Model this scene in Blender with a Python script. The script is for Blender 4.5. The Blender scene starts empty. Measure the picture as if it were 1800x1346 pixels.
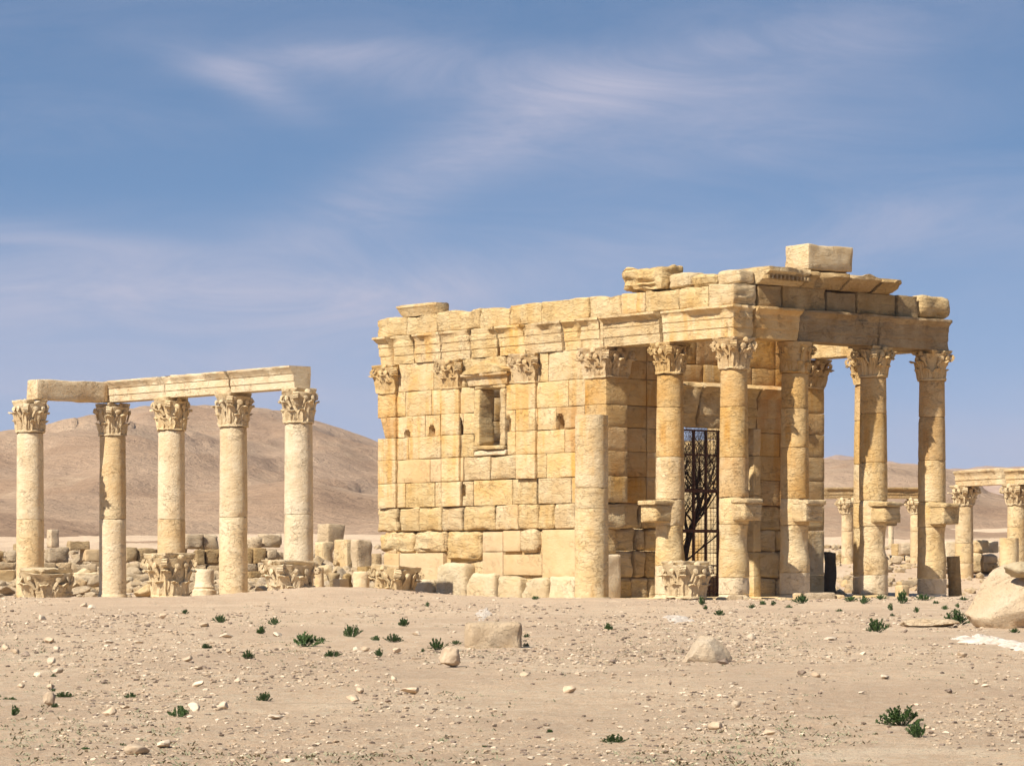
import bpy, math, random
import numpy as np
from mathutils import Vector

SC = bpy.context.scene
# ------------------------------------------------------------------ camera, sky, sun, exposure
F, CX, HY, EZ = 5755.0, 900.0, 1020.0, 0.48      # survey constants: focal length and horizon in photograph pixels, eye height
cam = bpy.data.objects.new('camera', bpy.data.cameras.new('camera'))
SC.collection.objects.link(cam)
SC.camera = cam
cam.location = (0, 0, EZ)
cam.rotation_euler = (math.radians(90), 0, 0)
cam.data.sensor_width = 36.0
cam.data.lens = F / 1800 * 36.0
cam.data.shift_y = (HY - 673.0) / 1800
cam.data.clip_start = 0.5
cam.data.clip_end = 20000

PHI = math.radians(39.8)                         # yaw of the temple's long axes
VX, VY = math.cos(PHI), math.sin(PHI)            # along the front (local x)
UX, UY = -math.sin(PHI), math.cos(PHI)           # along the side, backwards (local y)
AZ, EL = math.radians(8.0), math.radians(46.0)
TX = math.cos(AZ) * VX + math.sin(AZ) * UX       # horizontal direction the light travels
TY = math.cos(AZ) * VY + math.sin(AZ) * UY

world = bpy.data.worlds.new('World')
SC.world = world
world.use_nodes = True
SKY_TINT = (0.98, 1.16, 1.22, 1)
CLOUD_COL = (4.9, 4.85, 6.05, 1)
CLOUD_BANDS = [(450, 165, -24, 110, 30, 0.5), (500, 118, 6, 150, 22, 0.4), (800, 290, 24, 340, 60, 0.7), (1280, 120, 10, 380, 70, 0.62),
               (760, 130, -4, 380, 60, 0.45), (1300, 250, 8, 420, 75, 0.5), (250, 520, 0, 460, 70, 0.5), (900, 490, 8, 460, 60, 0.5),
               (60, 425, -4, 260, 24, 0.35), (1500, 420, 10, 300, 50, 0.3)]
def build_world():
    nt = world.node_tree
    N, L = nt.nodes, nt.links
    N.clear()
    out = N.new('ShaderNodeOutputWorld')
    bg = N.new('ShaderNodeBackground')
    bg.inputs['Strength'].default_value = 0.068
    L.new(bg.outputs[0], out.inputs[0])
    sky = N.new('ShaderNodeTexSky')
    sky.sky_type = 'NISHITA'
    sky.sun_disc = False
    sky.sun_elevation = EL
    sky.sun_rotation = math.atan2(-TX, -TY)
    sky.altitude = 400
    sky.air_density = 1.0
    sky.dust_density = 0.05
    sky.ozone_density = 2.0
    tc = N.new('ShaderNodeTexCoord')
    sep = N.new('ShaderNodeSeparateXYZ')
    L.new(tc.outputs['Generated'], sep.inputs[0])
    mz = N.new('ShaderNodeMath'); mz.operation = 'MULTIPLY_ADD'
    mz.inputs[1].default_value = 2.0; mz.inputs[2].default_value = 0.16
    L.new(sep.outputs['Z'], mz.inputs[0])
    cmb = N.new('ShaderNodeCombineXYZ')
    L.new(sep.outputs['X'], cmb.inputs[0]); L.new(sep.outputs['Y'], cmb.inputs[1]); L.new(mz.outputs[0], cmb.inputs[2])
    nrm = N.new('ShaderNodeVectorMath'); nrm.operation = 'NORMALIZE'
    L.new(cmb.outputs[0], nrm.inputs[0])
    L.new(nrm.outputs[0], sky.inputs['Vector'])
    tint = N.new('ShaderNodeMix'); tint.data_type = 'RGBA'; tint.blend_type = 'MULTIPLY'
    tint.inputs['Factor'].default_value = 1.0
    L.new(sky.outputs[0], tint.inputs['A'])
    tint.inputs['B'].default_value = SKY_TINT
    # thin cirrus: two noises stretched along a slanting axis, thicker towards the horizon
    def mapped(rot, sc, loc=(0, 0, 0)):
        m = N.new('ShaderNodeMapping')
        m.inputs['Rotation'].default_value = rot
        m.inputs['Scale'].default_value = sc
        m.inputs['Location'].default_value = loc
        L.new(tc.outputs['Generated'], m.inputs[0])
        return m
    def noise(m, scale, detail, rough, dist=0.0):
        n = N.new('ShaderNodeTexNoise')
        n.inputs['Scale'].default_value = scale
        n.inputs['Detail'].default_value = detail
        n.inputs['Roughness'].default_value = rough
        n.inputs['Distortion'].default_value = dist
        L.new(m.outputs[0], n.inputs['Vector'])
        return n
    def ramp(src, a, b, v0=0.0, v1=1.0):
        r = N.new('ShaderNodeMapRange'); r.interpolation_type = 'SMOOTHSTEP'
        r.inputs['From Min'].default_value = a; r.inputs['From Max'].default_value = b
        r.inputs['To Min'].default_value = v0; r.inputs['To Max'].default_value = v1
        L.new(src, r.inputs['Value'])
        return r.outputs[0]
    def math2(op, a, b):
        m = N.new('ShaderNodeMath'); m.operation = op
        for i, s in enumerate((a, b)):
            if isinstance(s, (int, float)): m.inputs[i].default_value = s
            else: L.new(s, m.inputs[i])
        return m.outputs[0]
    m1 = mapped((0, math.radians(17), 0), (5.0, 5.0, 20.0))
    wisps = noise(m1, 2.0, 10, 0.68, 1.3)
    w = ramp(wisps.outputs[0], 0.28, 0.80)
    m2 = mapped((0, math.radians(6), 0), (3.0, 3.0, 16.0), (0.4, 0, 0.2))
    broad = noise(m2, 1.1, 4, 0.5, 0.3)
    b = ramp(broad.outputs[0], 0.36, 0.66)
    # bands of high cloud at their own directions (azimuth x, height z)
    def band(x0, z0, ang, lx, lz):
        ca, sa = math.cos(ang), math.sin(ang)
        dx = math2('SUBTRACT', sep.outputs['X'], x0); dz = math2('SUBTRACT', sep.outputs['Z'], z0)
        p = math2('ADD', math2('MULTIPLY', dx, ca / lx), math2('MULTIPLY', dz, sa / lx))
        q = math2('ADD', math2('MULTIPLY', dx, -sa / lz), math2('MULTIPLY', dz, ca / lz))
        e = math2('ADD', math2('POWER', math2('ABSOLUTE', p, 0), 2.0), math2('POWER', math2('ABSOLUTE', q, 0), 2.0))
        g = math2('POWER', 2.718, math2('MULTIPLY', e, -1.0))
        ahead = ramp(sep.outputs['Y'], 0.0, 0.4)
        return math2('MULTIPLY', g, ahead)
    tot = None
    for (px, py, ang, lx, lz, amp) in CLOUD_BANDS:
        g = math2('MULTIPLY', band((px - CX) / F, (HY - py) / F, math.radians(ang), lx / F, lz / F), amp)
        tot = g if tot is None else math2('ADD', tot, g)
    shaped = math2('MULTIPLY', tot, math2('ADD', math2('MULTIPLY', w, 0.62), 0.34))
    low = ramp(sep.outputs['Z'], 0.0, 0.135, 0.9, 0.0)
    lowb = math2('MULTIPLY', low, math2('ADD', math2('MULTIPLY', b, 0.4), 0.6))
    gen = math2('MULTIPLY', math2('MULTIPLY', w, b), 0.22)
    allc = math2('MINIMUM', math2('ADD', math2('ADD', shaped, lowb), gen), 0.85)
    mix = N.new('ShaderNodeMix'); mix.data_type = 'RGBA'
    L.new(allc, mix.inputs['Factor'])
    L.new(tint.outputs['Result'], mix.inputs['A'])
    mix.inputs['B'].default_value = CLOUD_COL
    L.new(mix.outputs['Result'], bg.inputs['Color'])
build_world()

sun = bpy.data.lights.new('sun', 'SUN')
sun.energy = 5.0
sun.angle = math.radians(0.5)
sun.color = (1.0, 0.93, 0.82)
sun_o = bpy.data.objects.new('sun', sun)
SC.collection.objects.link(sun_o)
sun_o.rotation_euler = Vector((TX * math.cos(EL), TY * math.cos(EL), -math.sin(EL))).to_track_quat('-Z', 'Y').to_euler()
sun_o.location = (-30, -30, 60)

SC.view_settings.view_transform = 'Standard'
SC.view_settings.look = 'None'
SC.view_settings.gamma = 1.0
SC.view_settings.use_curve_mapping = False
SC.view_settings.exposure = 0.72

# ------------------------------------------------------------------ helpers
COL = SC.collection
rnd = random.Random(7)
_rs = np.random.RandomState(3)
_P = _rs.permutation(256).astype(np.int64)
_V = _rs.rand(256)
def _h(i, j, k):
    return _V[_P[(_P[(_P[i & 255] + j) & 255] + k) & 255]]
def vnoise(p):
    """value noise, p (n,3) -> (n,) in -1..1"""
    i = np.floor(p).astype(np.int64)
    f = p - i
    f = f * f * (3 - 2 * f)
    x, y, z = i[:, 0], i[:, 1], i[:, 2]
    fx, fy, fz = f[:, 0], f[:, 1], f[:, 2]
    c00 = _h(x, y, z) * (1 - fx) + _h(x + 1, y, z) * fx
    c10 = _h(x, y + 1, z) * (1 - fx) + _h(x + 1, y + 1, z) * fx
    c01 = _h(x, y, z + 1) * (1 - fx) + _h(x + 1, y, z + 1) * fx
    c11 = _h(x, y + 1, z + 1) * (1 - fx) + _h(x + 1, y + 1, z + 1) * fx
    a = c00 * (1 - fy) + c10 * fy
    b = c01 * (1 - fy) + c11 * fy
    return (a * (1 - fz) + b * fz) * 2 - 1
def fbm(p, octv=3, gain=0.5):
    s = 0; a = 1.0; t = 0
    for o in range(octv):
        s = s + a * vnoise(p * (2.03 ** o) + 17.3 * o)
        t += a; a *= gain
    return s / t

def mk(name, verts, faces, mat, parent=None, smooth=True, angle=None, kind=None, mats=None, fmat=None):
    me = bpy.data.meshes.new(name)
    me.from_pydata([tuple(v) for v in verts], [], [tuple(f) for f in faces])
    if mats:
        for m in mats: me.materials.append(m)
        me.polygons.foreach_set('material_index', fmat)
    else:
        me.materials.append(mat)
    if smooth:
        me.polygons.foreach_set('use_smooth', [True] * len(me.polygons))
        if angle is not None:
            me.set_sharp_from_angle(angle=math.radians(angle))
    me.update()
    o = bpy.data.objects.new(name, me)
    COL.objects.link(o)
    if parent is not None: o.parent = parent
    if kind: o['kind'] = kind
    return o
def tag(o, label, cat, group=None, kind='thing'):
    o['label'] = label; o['category'] = cat; o['kind'] = kind
    if group: o['group'] = group
    return o
def empty(name, loc, rz=0.0):
    o = bpy.data.objects.new(name, None)
    o.empty_display_size = 0.3
    COL.objects.link(o)
    o.location = loc; o.rotation_euler = (0, 0, rz)
    return o
def copy_tree(o, parent=None):
    c = o.copy(); COL.objects.link(c)
    if parent is not None: c.parent = parent
    for ch in list(o.children): copy_tree(ch, c)
    return c

class MB:
    """collects pieces into one mesh"""
    def __init__(s): s.v = []; s.f = []; s.n = 0
    def add(s, v, f):
        v = np.asarray(v, float)
        s.v.append(v); s.f += [tuple(i + s.n for i in q) for q in f]; s.n += len(v)
    def build(s, name, mat, parent=None, **k):
        return mk(name, np.concatenate(s.v), s.f, mat, parent, **k)

_lat = {}
def lattice(nx, ny, nz):
    key = (nx, ny, nz)
    if key in _lat: return _lat[key]
    idx = {}; vs = []
    def vid(i, j, k):
        t = (i, j, k)
        if t not in idx: idx[t] = len(vs); vs.append(t)
        return idx[t]
    fs = []
    for i in range(nx):
        for j in range(ny):
            fs.append((vid(i, j, 0), vid(i, j + 1, 0), vid(i + 1, j + 1, 0), vid(i + 1, j, 0)))
            fs.append((vid(i, j, nz), vid(i + 1, j, nz), vid(i + 1, j + 1, nz), vid(i, j + 1, nz)))
    for i in range(nx):
        for k in range(nz):
            fs.append((vid(i, 0, k), vid(i + 1, 0, k), vid(i + 1, 0, k + 1), vid(i, 0, k + 1)))
            fs.append((vid(i, ny, k), vid(i, ny, k + 1), vid(i + 1, ny, k + 1), vid(i + 1, ny, k)))
    for j in range(ny):
        for k in range(nz):
            fs.append((vid(0, j, k), vid(0, j, k + 1), vid(0, j + 1, k + 1), vid(0, j + 1, k)))
            fs.append((vid(nx, j, k), vid(nx, j + 1, k), vid(nx, j + 1, k + 1), vid(nx, j, k + 1)))
    _lat[key] = (np.array(vs), fs)
    return _lat[key]
_seed = [0]
def stone_geo(lo, hi, r=0.025, amp=0.012, wear=0.05, cell=0.16, freq=2.2, strat=0.0, warp=None):
    """a squared block with rounded, worn edges; strat adds horizontal weathering grooves"""
    lo = np.array(lo, float); hi = np.array(hi, float)
    L = hi - lo
    rr = np.minimum(r, L * 0.45)
    ax = []; ns = []
    for a in range(3):
        n = max(1, int(round((L[a] - 2 * rr[a]) / cell)))
        n = min(n, 40)
        ax.append(np.concatenate([[0, rr[a] * 0.35], np.linspace(rr[a], L[a] - rr[a], n + 1), [L[a] - rr[a] * 0.35, L[a]]]))
        ns.append(len(ax[a]) - 1)
    ijk, fs = lattice(*ns)
    p = np.stack([ax[a][ijk[:, a]] for a in range(3)], 1)
    inner_lo, inner_hi = rr, L - rr
    q = np.clip(p, inner_lo, inner_hi)
    d = p - q
    dn = np.linalg.norm(d / rr, axis=1)
    m = dn > 1e-6
    d2 = d.copy()
    d2[m] = d[m] / dn[m][:, None]
    w0 = q + d2
    dist = np.minimum(p, L - p)
    ds = np.sort(dist, axis=1)
    ed = ds[:, 1]
    _seed[0] += 1
    off = np.array([_seed[0] * 7.31, _seed[0] * 3.17, _seed[0] * 1.73])
    nr = d / (np.linalg.norm(d, axis=1)[:, None] + 1e-9)
    sc = w0 * freq + off
    nz = fbm(sc, 3)
    w1 = w0 + nr * (amp * nz)[:, None]
    if strat:
        s2 = fbm(w0 * np.array([1.3, 1.3, 11.0]) + off, 2)
        w1 = w1 - nr * (strat * np.clip(s2 * 1.6, -0.3, 1))[:, None]
    wn = np.clip(fbm(w0 * 1.7 + off + 40, 2) * 1.5 + 0.25, 0, 1.3)
    fall = np.exp(-ed / (wear + 0.03))
    cen = np.clip(p, np.minimum(L * 0.5, 0.35), np.maximum(L * 0.5, L - 0.35))
    cd = cen - p
    cd = cd / (np.linalg.norm(cd, axis=1)[:, None] + 1e-9)
    w1 = w1 + cd * (wear * wn * fall)[:, None]
    if warp is not None: w1 = warp(w1, L)
    return w1 + lo, fs
def stone(name, lo, hi, mat, parent=None, **k):
    an = k.pop('angle', 50)
    v, f = stone_geo(lo, hi, **k)
    return mk(name, v, f, mat, parent, smooth=True, angle=an)

def extrude_geo(prof, x0, x1, ns, amp=0.01, freq=2.5, seed=None, chip=0.0, chipfrom=None):
    """closed profile [(a,z)] swept along x; noise on it, with chipped places on the points past chipfrom"""
    _seed[0] += 1
    off = _seed[0] * 5.7
    P = np.array(prof, float); n = len(P)
    xs = np.linspace(x0, x1, ns + 1)
    V = []
    cen = P.mean(0)
    for x in xs:
        pts = np.stack([np.full(n, x), P[:, 0], P[:, 1]], 1)
        V.append(pts)
    V = np.concatenate(V)
    nn = fbm(V * freq + off, 3)
    dirv = np.stack([np.zeros(len(V)), V[:, 1] - cen[0], V[:, 2] - cen[1]], 1)
    dirv /= np.linalg.norm(dirv, axis=1)[:, None] + 1e-9
    V = V + dirv * (nn * amp)[:, None]
    if chip:
        c = np.clip(fbm(V * np.array([1.1, 0.6, 0.6]) + off + 9, 2) * 2.2 - 0.1, 0, 1)
        out = np.clip((chipfrom[0] - V[:, 1]) / (chipfrom[1]), 0, 1)
        V = V - dirv * (c * out * chip)[:, None]
    ends = (V[:, 0] < x0 + 1e-6) | (V[:, 0] > x1 - 1e-6)
    V[ends, 0] += (fbm(V[ends] * 3 + off, 2) * 0.025)
    Fs = []
    for i in range(ns):
        for j in range(n):
            a = i * n + j; b = i * n + (j + 1) % n
            Fs.append((a, a + n, b + n, b))
    Fs.append(tuple(range(n)))
    Fs.append(tuple(reversed(range(ns * n, ns * n + n))))
    return V, Fs
def subdiv_prof(prof, maxlen=0.12):
    out = []
    n = len(prof)
    for i in range(n):
        a = prof[i]; b = prof[(i + 1) % n]
        d = math.hypot(b[0] - a[0], b[1] - a[1])
        k = max(1, int(math.ceil(d / maxlen)))
        for t in range(k): out.append((a[0] + (b[0] - a[0]) * t / k, a[1] + (b[1] - a[1]) * t / k))
    return out

def lathe_geo(prof, seg=40, amp=0.0, freq=3.0, fn=None, cap=True):
    """prof [(r,z)] bottom to top"""
    _seed[0] += 1
    off = _seed[0] * 9.1
    P = np.array(prof, float); n = len(P)
    th = np.linspace(0, 2 * math.pi, seg, endpoint=False)
    R = np.repeat(P[:, 0], seg); Z = np.repeat(P[:, 1], seg); T = np.tile(th, n)
    if amp:
        q = np.stack([R * np.cos(T), R * np.sin(T), Z], 1)
        R = R + amp * fbm(q * freq + off, 3)
    if fn is not None: R = fn(R, T, Z)
    V = np.stack([R * np.cos(T), R * np.sin(T), Z], 1)
    Fs = []
    for i in range(n - 1):
        for j in range(seg):
            a = i * seg + j; b = i * seg + (j + 1) % seg
            Fs.append((a, b, b + seg, a + seg))
    if cap:
        Fs.append(tuple(reversed(range(seg))))
        Fs.append(tuple(range((n - 1) * seg, n * seg)))
    return V, Fs

def tube_geo(p0, p1, r0, r1, seg=6):
    p0 = np.array(p0, float); p1 = np.array(p1, float)
    d = p1 - p0; d /= np.linalg.norm(d) + 1e-9
    a = np.cross(d, [0, 0, 1.0]) if abs(d[2]) < 0.95 else np.cross(d, [1.0, 0, 0])
    a /= np.linalg.norm(a); b = np.cross(d, a)
    V = []
    for p, r in ((p0, r0), (p1, r1)):
        for i in range(seg):
            t = 2 * math.pi * i / seg
            V.append(p + r * (math.cos(t) * a + math.sin(t) * b))
    Fs = [(i, (i + 1) % seg, seg + (i + 1) % seg, seg + i) for i in range(seg)]
    Fs += [tuple(reversed(range(seg))), tuple(range(seg, 2 * seg))]
    return V, Fs
def box_geo(lo, hi):
    x0, y0, z0 = lo; x1, y1, z1 = hi
    V = [(x0, y0, z0), (x1, y0, z0), (x1, y1, z0), (x0, y1, z0), (x0, y0, z1), (x1, y0, z1), (x1, y1, z1), (x0, y1, z1)]
    return V, [(0, 3, 2, 1), (4, 5, 6, 7), (0, 1, 5, 4), (1, 2, 6, 5), (2, 3, 7, 6), (3, 0, 4, 7)]

# ------------------------------------------------------------------ materials
def stone_mat(name, base, light, stain, dark, stain_amt=0.5, streak=0.6, bump=0.5, scale=1.0, rough_amt=1.0, pit=0.5, var=0.16, strata=0.4):
    m = bpy.data.materials.new(name); m.use_nodes = True
    nt = m.node_tree; N, L = nt.nodes, nt.links
    bs = N['Principled BSDF']
    bs.inputs['Roughness'].default_value = 0.92
    bs.inputs['Specular IOR Level'].default_value = 0.15
    tc = N.new('ShaderNodeTexCoord'); oi = N.new('ShaderNodeObjectInfo')
    # every piece reads another place in the grain
    ofs = N.new('ShaderNodeVectorMath'); ofs.operation = 'MULTIPLY_ADD'
    L.new(oi.outputs['Random'], ofs.inputs[0]); ofs.inputs[1].default_value = (13, 7, 5); L.new(tc.outputs['Object'], ofs.inputs[2])
    def noise(sc, scale3=(1, 1, 1), detail=4, rough=0.6, dist=0.0, src=None):
        mp = N.new('ShaderNodeMapping'); mp.inputs['Scale'].default_value = scale3
        L.new(ofs.outputs[0] if src is None else src, mp.inputs[0])
        n = N.new('ShaderNodeTexNoise')
        n.inputs['Scale'].default_value = sc * scale; n.inputs['Detail'].default_value = detail
        n.inputs['Roughness'].default_value = rough; n.inputs['Distortion'].default_value = dist
        L.new(mp.outputs[0], n.inputs['Vector'])
        return n.outputs[0]
    def rng(src, a, b, v0=0.0, v1=1.0):
        r = N.new('ShaderNodeMapRange'); r.interpolation_type = 'SMOOTHSTEP'
        r.inputs['From Min'].default_value = a; r.inputs['From Max'].default_value = b
        r.inputs['To Min'].default_value = v0; r.inputs['To Max'].default_value = v1
        L.new(src, r.inputs['Value']); return r.outputs[0]
    def mix(f, a, b, mode='MIX'):
        x = N.new('ShaderNodeMix'); x.data_type = 'RGBA'; x.blend_type = mode
        if isinstance(f, float): x.inputs['Factor'].default_value = f
        else: L.new(f, x.inputs['Factor'])
        for k, s in (('A', a), ('B', b)):
            if isinstance(s, tuple): x.inputs[k].default_value = (*s, 1)
            else: L.new(s, x.inputs[k])
        return x.outputs['Result']
    def mul(a, b):
        x = N.new('ShaderNodeMath'); x.operation = 'MULTIPLY'
        for i, s in enumerate((a, b)):
            if isinstance(s, (int, float)): x.inputs[i].default_value = s
            else: L.new(s, x.inputs[i])
        return x.outputs[0]
    obj = tc.outputs['Object']
    c = mix(rng(noise(1.3, detail=5), 0.35, 0.65), base, light)
    st = rng(noise(1.0, (2.4, 2.4, 0.22), detail=4, rough=0.6, src=obj), 0.42, 0.62)
    st2 = rng(noise(0.5, detail=3, src=obj), 0.42, 0.62)
    c = mix(mul(mul(st, st2), streak), c, stain)
    c = mix(mul(rng(noise(0.8, detail=6, rough=0.7), 0.48, 0.7), stain_amt), c, stain)
    # small scale: pale lime crust and darker pits
    c = mix(rng(noise(9, detail=6, rough=0.75), 0.52, 0.75, 0, 0.45), c, light)
    c = mix(rng(noise(16, (1, 1, 1.6), detail=5, rough=0.7), 0.55, 0.74, 0, 0.55 * pit + 0.1), c, dark)
    # hairline cracks
    ck = noise(2.6, (1, 1, 1.5), detail=5, rough=0.62, dist=0.5)
    ca = N.new('ShaderNodeMath'); ca.operation = 'SUBTRACT'; L.new(ck, ca.inputs[0]); ca.inputs[1].default_value = 0.5
    cb = N.new('ShaderNodeMath'); cb.operation = 'ABSOLUTE'; L.new(ca.outputs[0], cb.inputs[0])
    crack = rng(cb.outputs[0], 0.002, 0.011, 1, 0)
    crack = mul(crack, rng(noise(1.1, detail=2), 0.46, 0.6))
    c = mix(mul(crack, 0.55 * min(1, bump * 1.3)), c, dark)
    hv = N.new('ShaderNodeHueSaturation')
    vv = N.new('ShaderNodeMapRange'); vv.inputs['To Min'].default_value = 1 - var; vv.inputs['To Max'].default_value = 1 + var * 0.7
    L.new(oi.outputs['Random'], vv.inputs['Value']); L.new(vv.outputs[0], hv.inputs['Value'])
    s7 = N.new('ShaderNodeMath'); s7.operation = 'FRACT'
    s8 = N.new('ShaderNodeMath'); s8.operation = 'MULTIPLY'; s8.inputs[1].default_value = 7.77
    L.new(oi.outputs['Random'], s8.inputs[0]); L.new(s8.outputs[0], s7.inputs[0])
    ss = N.new('ShaderNodeMapRange'); ss.inputs['To Min'].default_value = 0.93; ss.inputs['To Max'].default_value = 1.08
    L.new(s7.outputs[0], ss.inputs['Value']); L.new(ss.outputs[0], hv.inputs['Saturation'])
    L.new(c, hv.inputs['Color'])
    L.new(hv.outputs[0], bs.inputs['Base Color'])
    # relief
    vor = N.new('ShaderNodeTexVoronoi'); vor.feature = 'F1'; vor.inputs['Scale'].default_value = 11 * scale
    L.new(ofs.outputs[0], vor.inputs['Vector'])
    pits = rng(vor.outputs['Distance'], 0.0, 0.34)
    msk = rng(noise(2.3, detail=2), 0.5, 0.62)
    h1 = noise(5.5, (1, 1, 1.0 + 2.2 * strata), detail=8, rough=0.7)
    h2 = noise(1.6, (1, 1, 1 + 6 * strata), detail=5, rough=0.6, dist=0.6)
    h2s = rng(h2, 0.47, 0.56)
    def add(a, b):
        x = N.new('ShaderNodeMath'); x.operation = 'ADD'
        L.new(a, x.inputs[0]); L.new(b, x.inputs[1]); return x.outputs[0]
    pm = N.new('ShaderNodeMix'); pm.data_type = 'FLOAT'
    L.new(msk, pm.inputs['Factor']); pm.inputs['A'].default_value = 1.0; L.new(pits, pm.inputs['B'])
    tot = add(add(mul(h1, 1.0 * rough_amt), mul(h2s, 0.55 * strata)), mul(pm.outputs[0], 0.35 * pit))
    tot = add(tot, mul(crack, -0.3))
    b1 = N.new('ShaderNodeBump'); b1.inputs['Strength'].default_value = 1.0; b1.inputs['Distance'].default_value = 0.12 * bump
    L.new(tot, b1.inputs['Height'])
    h3 = noise(24, detail=6, rough=0.75)
    b2 = N.new('ShaderNodeBump'); b2.inputs['Strength'].default_value = 1.0; b2.inputs['Distance'].default_value = 0.045 * max(bump, .3)
    L.new(h3, b2.inputs['Height']); L.new(b1.outputs[0], b2.inputs['Normal'])
    L.new(b2.outputs[0], bs.inputs['Normal'])
    return m

GOLD = stone_mat('golden_limestone', (0.585, 0.415, 0.205), (0.65, 0.505, 0.295), (0.57, 0.33, 0.10), (0.40, 0.23, 0.085), 0.35, 0.85, 0.5, strata=0.35, pit=0.4, var=.05)
GOLDR = stone_mat('rough_golden_limestone', (0.58, 0.41, 0.20), (0.64, 0.49, 0.275), (0.56, 0.34, 0.12), (0.40, 0.23, 0.085), 0.3, 0.45, 0.62, strata=0.6, pit=0.4, var=.05)
OCHRE = stone_mat('ochre_stain_and_shade_limestone', (0.52, 0.33, 0.135), (0.585, 0.415, 0.21), (0.48, 0.25, 0.07), (0.26, 0.14, 0.05), 0.45, 0.85, 0.5, strata=0.35, pit=0.5, var=.08)  # ochre stain, deepened to put the porch's shade into the colour
SMOOTH = stone_mat('smooth_repair_limestone', (0.506, 0.352, 0.187), (0.540, 0.400, 0.227), (0.475, 0.313, 0.140), (0.413, 0.256, 0.117), 0.2, 0.1, 0.22, strata=0.15, pit=0.15, var=0.06)
PALE = stone_mat('pale_limestone', (0.627, 0.484, 0.297), (0.691, 0.572, 0.389), (0.540, 0.367, 0.173), (0.425, 0.279, 0.138), 0.28, 0.35, 0.5, strata=0.15, pit=0.6, var=0.08)
PALET = stone_mat('tan_limestone', (0.575, 0.415, 0.225), (0.64, 0.505, 0.31), (0.53, 0.335, 0.15), (0.38, 0.24, 0.11), 0.4, 0.4, 0.5, strata=0.15, pit=0.6, var=0.07)
WHITE = stone_mat('whitish_limestone', (0.60, 0.46, 0.265), (0.66, 0.54, 0.35), (0.55, 0.385, 0.19), (0.42, 0.28, 0.14), 0.3, 0.1, 0.7, strata=0.2, pit=0.5)
BROWN = stone_mat('weathered_shade_brown_stone', (0.405, 0.27, 0.125), (0.50, 0.36, 0.19), (0.345, 0.20, 0.07), (0.20, 0.115, 0.05), 0.4, 0.5, 0.8, strata=0.4, pit=0.6)  # weathered stone; shade of the front faces is mixed into this brown
RUIN = stone_mat('rubble_limestone', (0.50, 0.37, 0.225), (0.59, 0.46, 0.30), (0.44, 0.30, 0.15), (0.28, 0.18, 0.10), 0.3, 0.2, 0.8, strata=0.3, pit=0.6)
DUSK = stone_mat('shade_darkened_slab', (0.10, 0.075, 0.05), (0.14, 0.10, 0.07), (0.09, 0.06, 0.035), (0.05, 0.035, 0.02), 0.3, 0.3, 0.4)  # dark stone slab with the shade on its face painted into the colour
BOULD = stone_mat('boulder_limestone', (0.64, 0.48, 0.31), (0.70, 0.56, 0.39), (0.50, 0.35, 0.19), (0.36, 0.26, 0.17), 0.3, 0.0, 0.8, strata=0.1, pit=0.8)
CAPM = stone_mat('carved_pale_limestone', (0.572, 0.429, 0.242), (0.648, 0.518, 0.324), (0.508, 0.335, 0.151), (0.312, 0.198, 0.096), 0.3, 0.1, 0.5, strata=0.0, pit=0.4, var=0.05)
CAPG = stone_mat('carved_golden_limestone', (0.54, 0.37, 0.175), (0.62, 0.465, 0.265), (0.48, 0.28, 0.09), (0.30, 0.17, 0.065), 0.4, 0.1, 0.55, strata=0.0, pit=0.6, var=0.05)

def simple_mat(name, c1, c2, sc=8, rough=0.9, bump=0.0, metal=0.0):
    m = bpy.data.materials.new(name); m.use_nodes = True
    nt = m.node_tree; N, L = nt.nodes, nt.links
    bs = N['Principled BSDF']; bs.inputs['Roughness'].default_value = rough
    bs.inputs['Specular IOR Level'].default_value = 0.2; bs.inputs['Metallic'].default_value = metal
    tc = N.new('ShaderNodeTexCoord'); n = N.new('ShaderNodeTexNoise'); n.inputs['Scale'].default_value = sc; n.inputs['Detail'].default_value = 4
    L.new(tc.outputs['Object'], n.inputs['Vector'])
    r = N.new('ShaderNodeMapRange'); r.inputs['From Min'].default_value = 0.35; r.inputs['From Max'].default_value = 0.65
    L.new(n.outputs[0], r.inputs['Value'])
    x = N.new('ShaderNodeMix'); x.data_type = 'RGBA'; x.inputs['A'].default_value = (*c1, 1); x.inputs['B'].default_value = (*c2, 1)
    L.new(r.outputs[0], x.inputs['Factor'])
    oi = N.new('ShaderNodeObjectInfo'); hv = N.new('ShaderNodeHueSaturation')
    vv = N.new('ShaderNodeMapRange'); vv.inputs['To Min'].default_value = 0.82; vv.inputs['To Max'].default_value = 1.15
    L.new(oi.outputs['Random'], vv.inputs['Value']); L.new(vv.outputs[0], hv.inputs['Value']); L.new(x.outputs['Result'], hv.inputs['Color'])
    L.new(hv.outputs[0], bs.inputs['Base Color'])
    if bump:
        b = N.new('ShaderNodeBump'); b.inputs['Distance'].default_value = bump; L.new(n.outputs[0], b.inputs['Height']); L.new(b.outputs[0], bs.inputs['Normal'])
    return m
IRON = simple_mat('rusty_iron', (0.06, 0.022, 0.012), (0.10, 0.045, 0.025), 20, 0.7)
BARK = simple_mat('dark_bark', (0.045, 0.03, 0.02), (0.08, 0.055, 0.035), 12, 0.9, 0.01)
LEAF = simple_mat('dark_green_leaf', (0.034, 0.062, 0.014), (0.060, 0.105, 0.026), 9, 0.6)
STEM = simple_mat('green_stem', (0.05, 0.08, 0.03), (0.08, 0.1, 0.04), 9, 0.8)
HERB = simple_mat('dusty_herb', (0.15, 0.15, 0.085), (0.26, 0.22, 0.14), 3, 0.9)
ROCKA = simple_mat('tan_field_stone', (0.36, 0.26, 0.17), (0.52, 0.40, 0.27), 4, 0.95, 0.06)
ROCKB = simple_mat('pale_field_stone', (0.46, 0.36, 0.25), (0.60, 0.49, 0.355), 4, 0.95, 0.06)
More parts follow.
